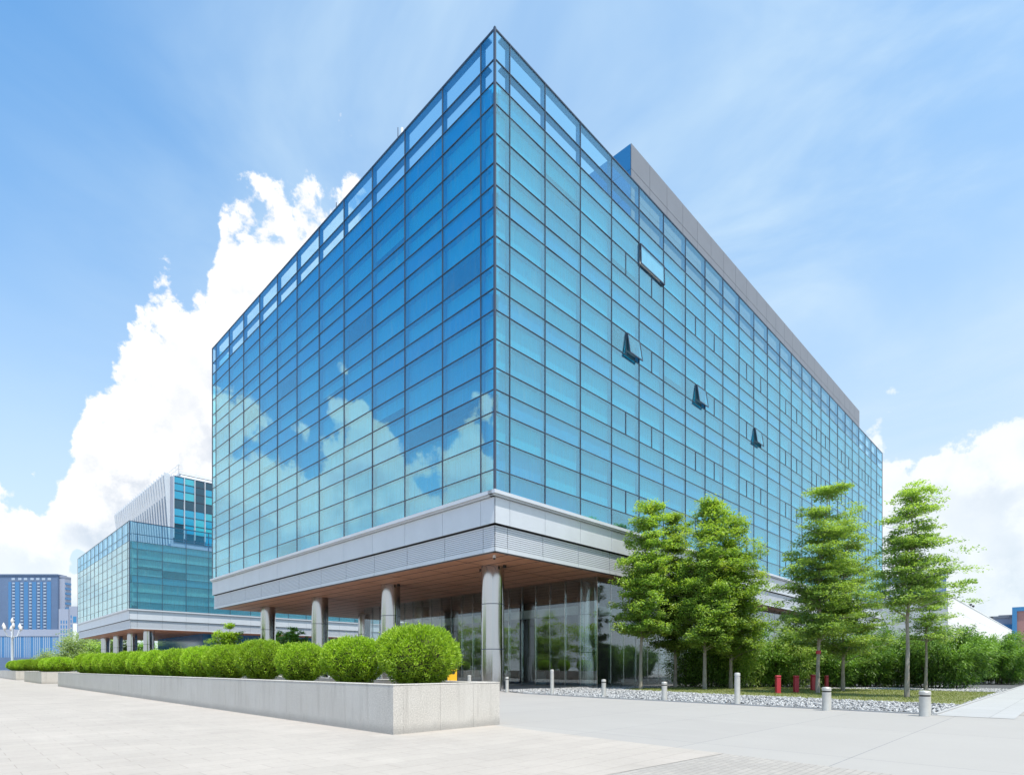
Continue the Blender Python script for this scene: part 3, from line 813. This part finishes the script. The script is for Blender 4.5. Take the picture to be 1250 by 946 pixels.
def bush_core(seed):
    g = random.Random(seed); mb = MB()
    for k in range(26):
        an_ = g.uniform(0, 6.28); r0 = g.uniform(.02, .2); r1 = g.uniform(.35, .78); zt = g.uniform(.25, 1.25)
        mb.tube([(r0*math.cos(an_), r0*math.sin(an_), -.14), (r1*.55*math.cos(an_), r1*.55*math.sin(an_), zt*.5), (r1*math.cos(an_), r1*math.sin(an_), zt)], [.025, .015, .006], 5)
    # dense twig mass inside
    mb.lathe([(.25, .10), (.55, .35), (.80, .75), (.72, 1.1), (.42, 1.33), (.1, 1.42)], 0, 0, 14)
    me = mb.mesh('branches'); me.materials.append(M['barkd']); return me
bm = [bush_mesh(s) for s in (1, 2, 3)]; bc = [bush_core(s) for s in (1, 2, 3)]
ordn = ['first','second','third','fourth','fifth','sixth','seventh','eighth','ninth','tenth','eleventh','twelfth','thirteenth','fourteenth','fifteenth','sixteenth','seventeenth','eighteenth','nineteenth','twentieth']
def add_bush(loc, s, k, label, group='clipped round bushes in the granite planters'):
    e = empty('clipped_bush', loc, random.uniform(0, 6.28), label, 'bush', group); e.scale = s
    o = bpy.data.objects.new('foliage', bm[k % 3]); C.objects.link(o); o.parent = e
    o = bpy.data.objects.new('branches', bc[k % 3]); C.objects.link(o); o.parent = e
ys = [1.32] + [4.5 + 3.45*(k-1) for k in range(1, 14)]
for k, y in enumerate(ys):
    p = P2(P0, 1.65, y); s = 1.0 if k < 1 else .89 + .06*math.sin(k*2.1)
    lab = 'largest lime green clipped bush, beside the near corner of the long planter' if k == 0 else \
        ('last clipped bush at the far end of the long granite planter' if k == 13 else f'{ordn[k]} clipped round bush from the near corner of the long granite planter')
    hz = (1.02, .90, .86, 1.0, .93, .95)[k] if k < 6 else random.uniform(.93, 1.05)
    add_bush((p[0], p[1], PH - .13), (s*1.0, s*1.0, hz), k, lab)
for k, y in enumerate((60.2, 64.6, 69)):
    p = P2(P0, 1.65, y); add_bush((p[0], p[1], PH - .13), (1.15, 1.15, 1.0), k + 1, ['nearest', 'middle', 'farthest'][k] + ' of the three clipped bushes in the short granite planter')
for k, y in enumerate((83.5, 88.5, 94, 100)):
    p = P2(P0, 1.65, y); add_bush((p[0], p[1], PH - .13), (1.2, 1.2, 1.02), k, ordn[k] + ' clipped bush in the far left granite planter')

# ------------------------------------------------------------------ trees
def leaf_pad(g, cen, ext, n, leaf, flat=.5):
    c = cen + np.clip(g.normal(0, 1, (n, 3)), -1.5, 1.5) * np.array(ext) * .5
    nrm = unit(np.stack([g.normal(0, flat, n), g.normal(0, flat, n), np.ones(n)], 1))
    t = unit(np.cross(nrm, g.normal(0, 1, (n, 3))))
    a = t * (leaf*g.uniform(.6, 1.3, n))[:, None]
    b = np.cross(nrm, t) * (leaf*.42)
    return c, a, b
def make_tree(name, loc, H, zb, rad, label, seed, leaf=.10, tiers=9, per=8, npad=60, mat_='tree', shape='cone', trunk=.11, group=None, lean=(0, 0), flatz=.28, cat='tree', spread=.42):
    g = np.random.default_rng(seed); rd = random.Random(seed)
    e = empty(name, loc, 0, label, cat, group)
    mb = MB(); K = 9; pts = []; rr_ = []
    wob = [(rd.gauss(0, .05), rd.gauss(0, .05)) for _ in range(K)]
    for k in range(K):
        f = k/(K-1); pts.append((lean[0]*f*f + wob[k][0]*f*2, lean[1]*f*f + wob[k][1]*f*2, H*.97*f - .02)); rr_.append(max(.012, trunk*(1 - f)**.8 * (1.25 if k == 0 else 1)))
    mb.tube(pts, rr_, 10)
    def axis(z):
        f = min(1, max(0, z/(H*.97)))*(K-1); i = min(K-2, int(f)); w = f - i
        return np.array([pts[i][j]*(1-w) + pts[i+1][j]*w for j in range(3)])
    CC, AA, BB, TT = [], [], [], []
    for t in range(tiers):
        f = (t + rd.uniform(-.2, .2))/(tiers-1) if tiers > 1 else 0; f = min(1, max(0, f)); z = zb + (H - zb)*f + rd.uniform(-.2, .2)
        if shape == 'cone': rz = rad*(1 - f**2.4)*(.72 + .28*math.sin(min(1, f*3.2 + .15)*math.pi/2)) + .25
        elif shape == 'layer': rz = rad*(1 - .75*f**2.2)*(.80 + .2*math.sin(t*2.4 + seed)) + .12
        else: rz = rad*math.sqrt(max(.05, 1 - (2*f - .9)**2*.8))
        m = max(3, int(per*(rz/rad + .3)))
        a0 = rd.uniform(0, 6.28)
        for b_ in range(m):
            an_ = a0 + 6.283*b_/m + rd.uniform(-.3, .3); L_ = rz*min(1.2, rd.uniform(.5, 1.22)*(1 + .22*math.sin(an_*2 + seed + t*.8)))
            rise = L_*rd.uniform(.05, .35) if shape != 'round' else L_*rd.uniform(.1, .6)
            p0 = axis(max(.3, z - rise*1.4)); p1 = axis(z) + np.array([math.cos(an_)*L_, math.sin(an_)*L_, rd.uniform(-.12, .12)])
            pm = (p0 + p1)/2 + np.array([0, 0, rise*.25])
            mb.tube([tuple(p0), tuple(pm), tuple(p1)], [max(.012, trunk*.28*(1-f*.7)), .015, .006], 5)
            npd = max(2, int(L_*2.6))
            for q in range(npd):
                w = (q + .8)/npd; c0 = p0*(1-w)**2 + 2*pm*w*(1-w) + p1*w*w
                off = np.array([rd.gauss(0, spread*.6), rd.gauss(0, spread*.6), rd.gauss(.06, spread*.26)])
                ex = spread*rd.uniform(.7, 1.25)
                nn = int(npad*rd.uniform(.5, 1.3))
                c, a, b = leaf_pad(g, c0 + off, (ex, ex, ex*flatz), nn, leaf)
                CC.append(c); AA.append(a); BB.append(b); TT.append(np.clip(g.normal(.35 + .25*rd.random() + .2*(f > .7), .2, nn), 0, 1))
    mb.build('trunk', M['bark'], e)
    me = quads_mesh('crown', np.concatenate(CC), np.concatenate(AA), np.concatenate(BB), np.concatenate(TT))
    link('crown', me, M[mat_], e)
    return e
GT = 'young trees planted along the lawn'
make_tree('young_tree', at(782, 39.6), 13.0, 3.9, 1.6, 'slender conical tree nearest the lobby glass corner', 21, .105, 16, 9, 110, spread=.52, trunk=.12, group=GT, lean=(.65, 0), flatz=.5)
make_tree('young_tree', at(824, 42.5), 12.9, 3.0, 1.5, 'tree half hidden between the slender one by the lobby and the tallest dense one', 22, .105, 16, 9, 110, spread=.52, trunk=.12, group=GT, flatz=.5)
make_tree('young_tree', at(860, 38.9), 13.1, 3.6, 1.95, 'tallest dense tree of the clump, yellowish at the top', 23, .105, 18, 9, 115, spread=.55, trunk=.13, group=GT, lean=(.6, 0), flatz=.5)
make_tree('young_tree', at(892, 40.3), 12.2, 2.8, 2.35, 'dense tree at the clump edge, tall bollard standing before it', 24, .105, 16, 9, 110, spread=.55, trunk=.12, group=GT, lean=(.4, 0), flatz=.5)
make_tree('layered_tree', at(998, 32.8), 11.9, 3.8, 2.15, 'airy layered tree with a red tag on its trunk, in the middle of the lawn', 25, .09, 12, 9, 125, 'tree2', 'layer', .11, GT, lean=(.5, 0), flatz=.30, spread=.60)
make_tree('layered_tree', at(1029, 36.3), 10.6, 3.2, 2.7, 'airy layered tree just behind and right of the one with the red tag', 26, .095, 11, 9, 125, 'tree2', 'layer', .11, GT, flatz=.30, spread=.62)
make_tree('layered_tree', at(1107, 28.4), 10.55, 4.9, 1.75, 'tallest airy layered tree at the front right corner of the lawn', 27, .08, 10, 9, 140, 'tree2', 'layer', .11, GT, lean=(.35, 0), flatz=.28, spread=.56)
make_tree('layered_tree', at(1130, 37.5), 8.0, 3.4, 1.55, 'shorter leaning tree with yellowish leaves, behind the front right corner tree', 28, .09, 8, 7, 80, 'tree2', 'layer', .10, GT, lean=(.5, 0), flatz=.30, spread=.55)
t5 = at(998, 32.8)
mb = MB(); mb.lathe([(.125, 2.30), (.135, 2.32), (.135, 2.48), (.12, 2.5)], 0, 0, 12)
o = mb.build('trunk_tag', M['red'], None); tr5 = [x for x in sc.objects if x.get('label', '').startswith('airy layered tree with a red tag')][0]
o.parent = tr5; o.location = (.05, 0, 0)

# street-side trees beyond the planters
make_tree('garden_tree', at(281, 62), 6.1, 2.4, 1.9, 'round bright green tree behind the planter, before the teal block columns', 31, .11, 7, 8, 75, 'bush', 'round', .12, flatz=.6)
make_tree('garden_tree', at(357, 78), 7.0, 2.0, 2.6, 'dark green tree seen between the far columns under the large block', 32, .13, 7, 8, 80, 'bamboo', 'round', .14, flatz=.6)
make_tree('garden_tree', at(338, 84), 6.5, 2.0, 2.6, 'dark tree behind the column farthest from the viewer', 33, .13, 6, 8, 80, 'bamboo', 'round', .14, flatz=.6)
for k, (u, D_, H_, r_, m_, lb) in enumerate((
    (88, 150, 9.5, 4.2, 'pale', 'pale feathery tree nearest the street lamp, before the podium building'),
    (108, 160, 13.5, 4.5, 'pale', 'tallest pale feathery tree left of the teal block'),
    (130, 150, 9.5, 4.0, 'tree', 'darker green tree beside the teal block columns'),
    (150, 140, 8.5, 3.6, 'pale', 'pale small tree right behind the teal block columns'),
    (178, 160, 8.5, 4.0, 'bamboo', 'dark tree in the shade under the teal block'),
    (226, 190, 9.5, 5.0, 'bamboo', 'low dark tree seen beneath the teal block at its right'),
    (60, 170, 6.0, 3.5, 'pale', 'low pale tree left of the feathery ones, under the podium'))):
    make_tree('distant_tree', at(u, D_), H_, 1.5, r_, lb, 40 + k, .28, 7, 7, 26, m_, 'round', .16, 'distant trees beyond the hedge', flatz=.8, spread=1.3)

# bamboo-like shrubs behind the lawn
def shrub(name, loc, w, h, label, seed, n=15000, m_='bamboo', leaf=.13, group=None):
    g = np.random.default_rng(seed); rd = random.Random(seed)
    e = empty(name, loc, 0, label, 'shrub', group); mb = MB(); tips = []
    for k in range(34):
        an_ = rd.uniform(0, 6.28); rad = w*math.sqrt(rd.random()); hh = h*(1 - .45*(rad/w)**2)*rd.uniform(.8, 1.03)
        b0 = np.array([math.cos(an_)*rad*.45, math.sin(an_)*rad*.45, 0]); p1 = np.array([math.cos(an_)*rad*.8, math.sin(an_)*rad*.8, hh*.75]); p2 = np.array([math.cos(an_)*rad*1.1, math.sin(an_)*rad*1.1, hh])
        mb.tube([tuple(b0), tuple(p1), tuple(p2)], [.025, .018, .006], 5); tips.append((b0, p1, p2))
    CC, AA, BB, TT = [], [], [], []
    per = n // (34*9)
    for b0, p1, p2 in tips:
        for q in range(9):
            w_ = .08 + .92*(q + rd.random())/9; c0 = b0*(1-w_)**2 + 2*p1*w_*(1-w_) + p2*w_*w_
            c0 = c0 + np.array([rd.gauss(0, .25), rd.gauss(0, .25), rd.gauss(0, .12)])
            c = c0 + g.normal(0, 1, (per, 3))*np.array([.26, .26, .17])
            out = unit(c - np.array([0, 0, h*.5]) + 1e-6); dr = unit(out*np.array([1, 1, .2]) + np.array([0, 0, -.35]) + g.normal(0, .45, (per, 3)))
            CC.append(c); AA.append(dr*(leaf*g.uniform(.6, 1.3, per))[:, None]); BB.append(unit(np.cross(dr, g.normal(0, .5, (per, 3)) + np.array([0, 0, .6]) @ np.eye(3) * 1.0))*(leaf*.22))
            TT.append(np.clip(g.normal(.3 + .45*rd.random()*w_, .18, per), 0, 1))
    mb.build('stems', M['barkd'], e)
    link('foliage', quads_mesh('foliage', np.concatenate(CC), np.concatenate(AA), np.concatenate(BB), np.concatenate(TT)), M[m_], e)
GS = 'leafy shrubs behind the lawn'
for k, (u, D_, w, h, n, lb) in enumerate((
    (1150, 41.5, 2.9, 5.0, 34000, 'broadest bamboo-like shrub at the back right corner of the lawn'),
    (1212, 52, 3.2, 5.0, 26000, 'bamboo-like shrub beside the far end of the pale path'),
    (1246, 56, 3.0, 4.8, 20000, 'bamboo-like shrub cut off by the right edge of the view'),
    (1092, 44, 2.5, 4.7, 26000, 'dark bamboo-like shrub behind the tallest front right tree'),
    (1052, 44, 2.4, 4.3, 24000, 'bamboo-like shrub left of the one behind the front right tree'),
    (1012, 43.5, 2.2, 4.0, 24000, 'dark shrub behind the tree with the red tag'),
    (972, 43, 2.2, 4.9, 24000, 'bright leafy shrub behind the red posts, left of the tagged tree'),
    (935, 44, 2.2, 4.4, 22000, 'shrub behind the leftmost red post'),
    (905, 43, 2.0, 4.3, 22000, 'shaded shrub under the edge of the dense tree clump'),
    (872, 43.5, 1.9, 4.2, 16000, 'shaded shrub beneath the tallest dense tree'),
    (840, 44.5, 1.7, 3.9, 14000, 'shaded shrub at the foot of the half hidden tree'))):
    shrub('leafy_shrub', at(u, D_), w*(.92 if k > 2 else 1), h, lb, 60 + k, n, 'tree' if k in (6, 8) else 'bamboo', (.13, .15, .12, .11, .14, .12, .11, .14, .10, .12, .11)[k], group=GS)

# trees across the square, seen mirrored in the lobby glass
for k, (x, y) in enumerate(((-44, 24), (-50, 33), (-54, 42), (-60, 52), (-68, 60))):
    make_tree('mirrored_tree', (x, y, 0), 11, 1.2, 6.0, 'broad green tree across the square, seen only as a reflection in the lobby glass', 80 + k, .2, 6, 8, 40, 'tree', 'round', .18, 'trees mirrored in the lobby glass', flatz=.6, spread=1.0)

# ------------------------------------------------------------------ street furniture
def bollard(u, v_base, v_top, label, r=.115, tall=False):
    D_ = 1050/(v_base - 815); h = 1.5 + (815 - v_top)/700*D_
    e = empty('bollard', at(u, D_), 0, label, 'bollard', 'grey bollards along the gravel edge')
    mb = MB()
    mb.lathe([(r*1.02, 0), (r*1.02, .02), (r, .03), (r, h - .17)], 0, 0, 24); shade_auto(mb.build('post', M['bollard'], e))
    mb = MB(); mb.lathe([(r*.88, h - .17), (r*.88, h - .12)], 0, 0, 24); shade_auto(mb.build('neck', M['black' if not tall else 'lampglass'], e))
    mb = MB(); mb.lathe([(r*1.03, h - .12), (r*1.03, h - .03), (r*.9, h), (r*.3, h + .012)], 0, 0, 24); shade_auto(mb.build('cap', M['bollard'], e))
bollard(619, 845, 826, 'short grey bollard beside the nearest steel column', .10)
bollard(674, 848, 817, 'taller slim bollard before the lobby glass', .10, True)
bollard(737, 850.5, 829, 'short bollard before the lobby glass corner fin', .115)
bollard(811, 855, 832, 'short bollard before the conical tree clump', .125)
bollard(900, 860, 821, 'tallest pale bollard, left of the red posts', .11, True)
bollard(1009, 867, 838.5, 'grey bollard at the gravel edge below the tree with the red tag', .145)
bollard(1129, 874, 843, 'nearest and widest grey bollard at the corner of the gravel', .155)
e = empty('bollard', at(573, 31.5), 0, 'bollard just showing over the end of the long planter', 'bollard', 'grey bollards along the gravel edge')
mb = MB(); mb.lathe([(.10, 0), (.10, 1.0)], 0, 0, 20); shade_auto(mb.build('post', M['bollard'], e))
mb = MB(); mb.lathe([(.105, 1.0), (.105, 1.08), (.04, 1.11)], 0, 0, 20); shade_auto(mb.build('cap', M['bollard'], e))
for k, (u, vb, vt, lb) in enumerate(((949.6, 847, 824, 'leftmost red post on the lawn'), (971.8, 846, 824, 'second red post from the left'), (992.6, 843.5, 823, 'red post just left of the tagged trunk'), (1009, 842, 824, 'red post right of the tagged trunk, farthest back'))):
    D_ = 1050/(vb - 815); h = 1.5 + (815 - vt)/700*D_
    e = empty('red_post', at(u, D_), 0, lb, 'post', 'red posts on the lawn')
    w = .125 if k != 3 else .10
    mb = MB(); mb.box(-w, w, -w, w, 0, h - .14); bevel(mb.build('post', M['red'], e), .03)
    mb = MB(); mb.box(-w - .015, w + .015, -w - .015, w + .015, h - .139, h); bevel(mb.build('cap', M['red'], e), .05, 3)
    mb = MB(); mb.box(-w - .04, w + .04, -w - .04, w + .04, 0, .07); mb.build('foot', M['red'], e)
# yellow board
e = empty('yellow_board', at(552, 29), R(8), 'yellow board standing behind the bush at the planter end', 'sign')
mb = MB(); mb.box(-.24, .24, -.03, .03, .75, 1.47); bevel(mb.build('panel', M['yellow'], e), .012)
mb = MB(); mb.tube([(-.2, .05, 0), (-.2, .04, 1.4)], [.02, .02], 6); mb.tube([(.2, .05, 0), (.2, .04, 1.4)], [.02, .02], 6); mb.build('leg', M['black'], e)
mb = MB(); mb.lathe([(.001, 0), (.09, .001), (.09, .01), (.001, .012)], 0, 0, 16); o = mb.build('round_mark', M['black'], e); o.rotation_euler = (R(90), 0, 0); o.location = (.06, -.032, 1.28)
# street lamp with lotus globes
D_ = 85
sl = empty('street_lamp', at(15, D_), 0, 'pale street lamp with a cluster of bud-shaped globes, above the hedge at the left', 'street lamp')
mb = MB(); mb.lathe([(.26, 0), (.24, .8), (.17, 1.0), (.14, 5.8), (.22, 6.0), (.16, 6.2), (.12, 6.9)], 0, 0, 16); shade_auto(mb.build('pole', M['alu'], sl))
mb = MB(); heads = []
for k in range(6):
    a_ = k*math.pi/3 + .3; rr1 = 1.05; zt = 7.35 if k % 2 else 7.0
    mb.tube([(0, 0, 6.1), (rr1*.6*math.cos(a_), rr1*.6*math.sin(a_), 6.2), (rr1*math.cos(a_), rr1*math.sin(a_), zt)], [.07, .06, .05], 6); heads.append((rr1*math.cos(a_), rr1*math.sin(a_), zt))
heads.append((0, 0, 8.1)); mb.tube([(0, 0, 6.8), (0, 0, 8.1)], [.08, .06], 6)
mb.build('arm', M['alu'], sl)
for x, y, z in heads:
    mb = MB(); mb.lathe([(.08, z), (.19, z + .18), (.21, z + .38), (.12, z + .66), (.02, z + .86)], x, y, 12); shade_auto(mb.build('globe', M['lampglass'], sl))

# ------------------------------------------------------------------ sky, sun, camera
SUN = Vector((.49*math.cos(R(67)), -.872*math.cos(R(67)), math.sin(R(67)))).normalized()
el = math.asin(SUN.z); az = math.atan2(SUN.x, SUN.y)
w = bpy.data.worlds.new('World'); sc.world = w; w.use_nodes = True; nt = w.node_tree
bg = nt.nodes['Background']
sky = nt.nodes.new('ShaderNodeTexSky'); sky.sky_type = 'NISHITA'; sky.sun_disc = False
sky.sun_elevation = el; sky.sun_rotation = az; sky.air_density = 1.0; sky.dust_density = 1.6; sky.ozone_density = 2.2; sky.altitude = 50
tc = nt.nodes.new('ShaderNodeTexCoord'); dirv = tc.outputs['Generated']
sep = nt.nodes.new('ShaderNodeSeparateXYZ'); nt.links.new(dirv, sep.inputs[0])
X, Y, Z = (V(nt, sep.outputs[i]) for i in range(3))
AZ = X.op('ARCTAN2', Y) * (180/math.pi); EL = Z.op('ARCSINE') * (180/math.pi)
fc = nt.nodes.new('ShaderNodeFloatCurve'); cv = fc.mapping.curves[0]
pts = [(-180, 15), (-130, 14), (-105, 17), (-95, 20), (-92, 22), (-87, 24), (-83, 20), (-80, 22), (-77, 28), (-74, 28), (-71, 22), (-67, 24), (-63, 26), (-59, 20), (-52, 17), (-44, 16), (-40, 15), (-37, 23), (-34.5, 25), (-32, 31.5), (-29.5, 29), (-27.5, 35), (-25.5, 40.5), (-22, 40), (-19, 41.5), (-16, 41.5), (-13.5, 38), (-11, 20), (0, 12), (20, 13), (28, 18.5), (31, 22), (34, 21), (36.5, 17.5), (39, 18.5), (42, 20), (46, 15), (60, 10), (80, 8), (110, 12), (140, 14), (180, 15)]
while len(cv.points) < len(pts): cv.points.new(.5, .5)
for p, (a_, e_) in zip(cv.points, pts): p.location = ((a_ + 180)/360, e_/60); p.handle_type = 'AUTO'
fc.mapping.update()
nt.links.new(((AZ + 180) / 360).s, fc.inputs['Value'])
Htop = V(nt, fc.outputs[0]) * 60
def dens(vec):
    n1 = noise(nt, vec, 5.5, 9, .60, .25)
    n2 = noise(nt, vec, 22, 6, .6, .1)
    vo = nt.nodes.new('ShaderNodeTexVoronoi'); vo.inputs['Scale'].default_value = 16; vo.feature = 'SMOOTH_F1'; nt.links.new(vec, vo.inputs['Vector'])
    return (n1 - .5) * 23 + (n2 - .5) * 12 - (V(nt, vo.outputs['Distance']) - .4) * 8
d0 = (Htop - EL) + dens(dirv) - 1.5
# lower gaps
gap = maprange(noise(nt, mapping(nt, dirv, scale=(1, 1, 1.8)), 3.4, 4, .5), .54, .68, 0, 1) * maprange(Htop - EL, 7, 14, 0, 1)
d0 = d0 - gap * 17
alpha = maprange(d0, 0, 1.6) * maprange(AZ, 18, 28, 1, .80) * maprange(Htop - EL, -6.5, -3.5, 0, 1) * maprange(AZ, 20, 30, 1, .85)
# thin veil
veil = maprange(noise(nt, mapping(nt, dirv, rot=(.3, .2, .5), scale=(1, 1.6, 3)), 1.6, 6, .55, .6), .36, .75, .38, 1)
veil = veil * maprange(AZ, -58, -2, .0, 1.0) * maprange(AZ, 125, 175, 1, .3)
veil = (veil + maprange(AZ, 38, 70, 0, .45) * maprange(AZ, 125, 160, 1, 0)).op('MINIMUM', .92)  # extra bright haze added at the right to lift the right facade's reflection
sv = nt.nodes.new('ShaderNodeVectorMath'); sv.operation = 'ADD'; nt.links.new(dirv, sv.inputs[0]); sv.inputs[1].default_value = (SUN.x*.03, SUN.y*.03, SUN.z*.03)
d1 = dens(sv.outputs[0]) - dens(dirv)         # thicker cloud towards the sun means shade
shade = maprange(d1, -3, 4, 0, 1) * maprange(d0, 1, 14, .35, 1)
SKYK = 1.0
cl = mixc(nt, shade, (6.8, 6.75, 6.7), (4.1, 4.5, 5.1))
hs = nt.nodes.new('ShaderNodeHueSaturation'); hs.inputs['Saturation'].default_value = 1.10; hs.inputs['Value'].default_value = 2.0
nt.links.new(sky.outputs[0], hs.inputs['Color'])
tint = nt.nodes.new('ShaderNodeMix'); tint.data_type = 'RGBA'; tint.blend_type = 'MULTIPLY'; tint.inputs[0].default_value = 1
nt.links.new(hs.outputs[0], tint.inputs[6]); tint.inputs[7].default_value = (.48, .80, .87, 1)
deep = nt.nodes.new('ShaderNodeMix'); deep.data_type = 'RGBA'; deep.blend_type = 'MULTIPLY'   # deeper blue added out of view at left, for the left facade's reflections
unseen_left = maprange(AZ, -42, -72, 0, 1) * maprange(AZ, -150, -115, 0, 1)
nt.links.new(unseen_left.s, deep.inputs[0]); nt.links.new(tint.outputs[2], deep.inputs[6]); deep.inputs[7].default_value = (.42, .80, .92, 1)
base = mixc(nt, veil, deep.outputs[2], (3.95, 5.1, 6.05))
haze = maprange(EL, 0, 40, .92, 0., 'SMOOTHSTEP')
base = mixc(nt, haze, base, (4.55, 5.15, 5.6))
base = mixc(nt, alpha * maprange(EL, 0, 16, .35, 1), base, cl)
nt.links.new(base, bg.inputs['Color']); bg.inputs['Strength'].default_value = .13
sun = bpy.data.lights.new('sun', 'SUN'); sun.energy = 4.6; sun.angle = R(.5); sun.color = (1, .93, .83)
so = bpy.data.objects.new('sun', sun); C.objects.link(so); so.rotation_euler = SUN.to_track_quat('Z', 'Y').to_euler(); so.location = (0, 0, 80)

cam = bpy.data.cameras.new('camera'); co = bpy.data.objects.new('camera', cam); C.objects.link(co)
co.location = (0, 0, EYE); co.rotation_euler = (R(90), 0, 0)
cam.sensor_fit = 'HORIZONTAL'; cam.sensor_width = 36; cam.lens = 36*700/1250; cam.shift_y = (815 - 473)/1250
cam.clip_end = 5000; cam.clip_start = .1
sc.camera = co
sc.view_settings.view_transform = 'Standard'; sc.view_settings.look = 'None'; sc.view_settings.gamma = 1
sc.view_settings.exposure = .38
cy = sc.cycles if hasattr(sc, 'cycles') else None
sc.render.engine = 'CYCLES'
sc.cycles.use_denoising = True
sc.cycles.max_bounces = 10; sc.cycles.transparent_max_bounces = 20; sc.cycles.diffuse_bounces = 3; sc.cycles.glossy_bounces = 5
sc.cycles.caustics_reflective = False; sc.cycles.caustics_refractive = False
sc.cycles.sample_clamp_indirect = 6
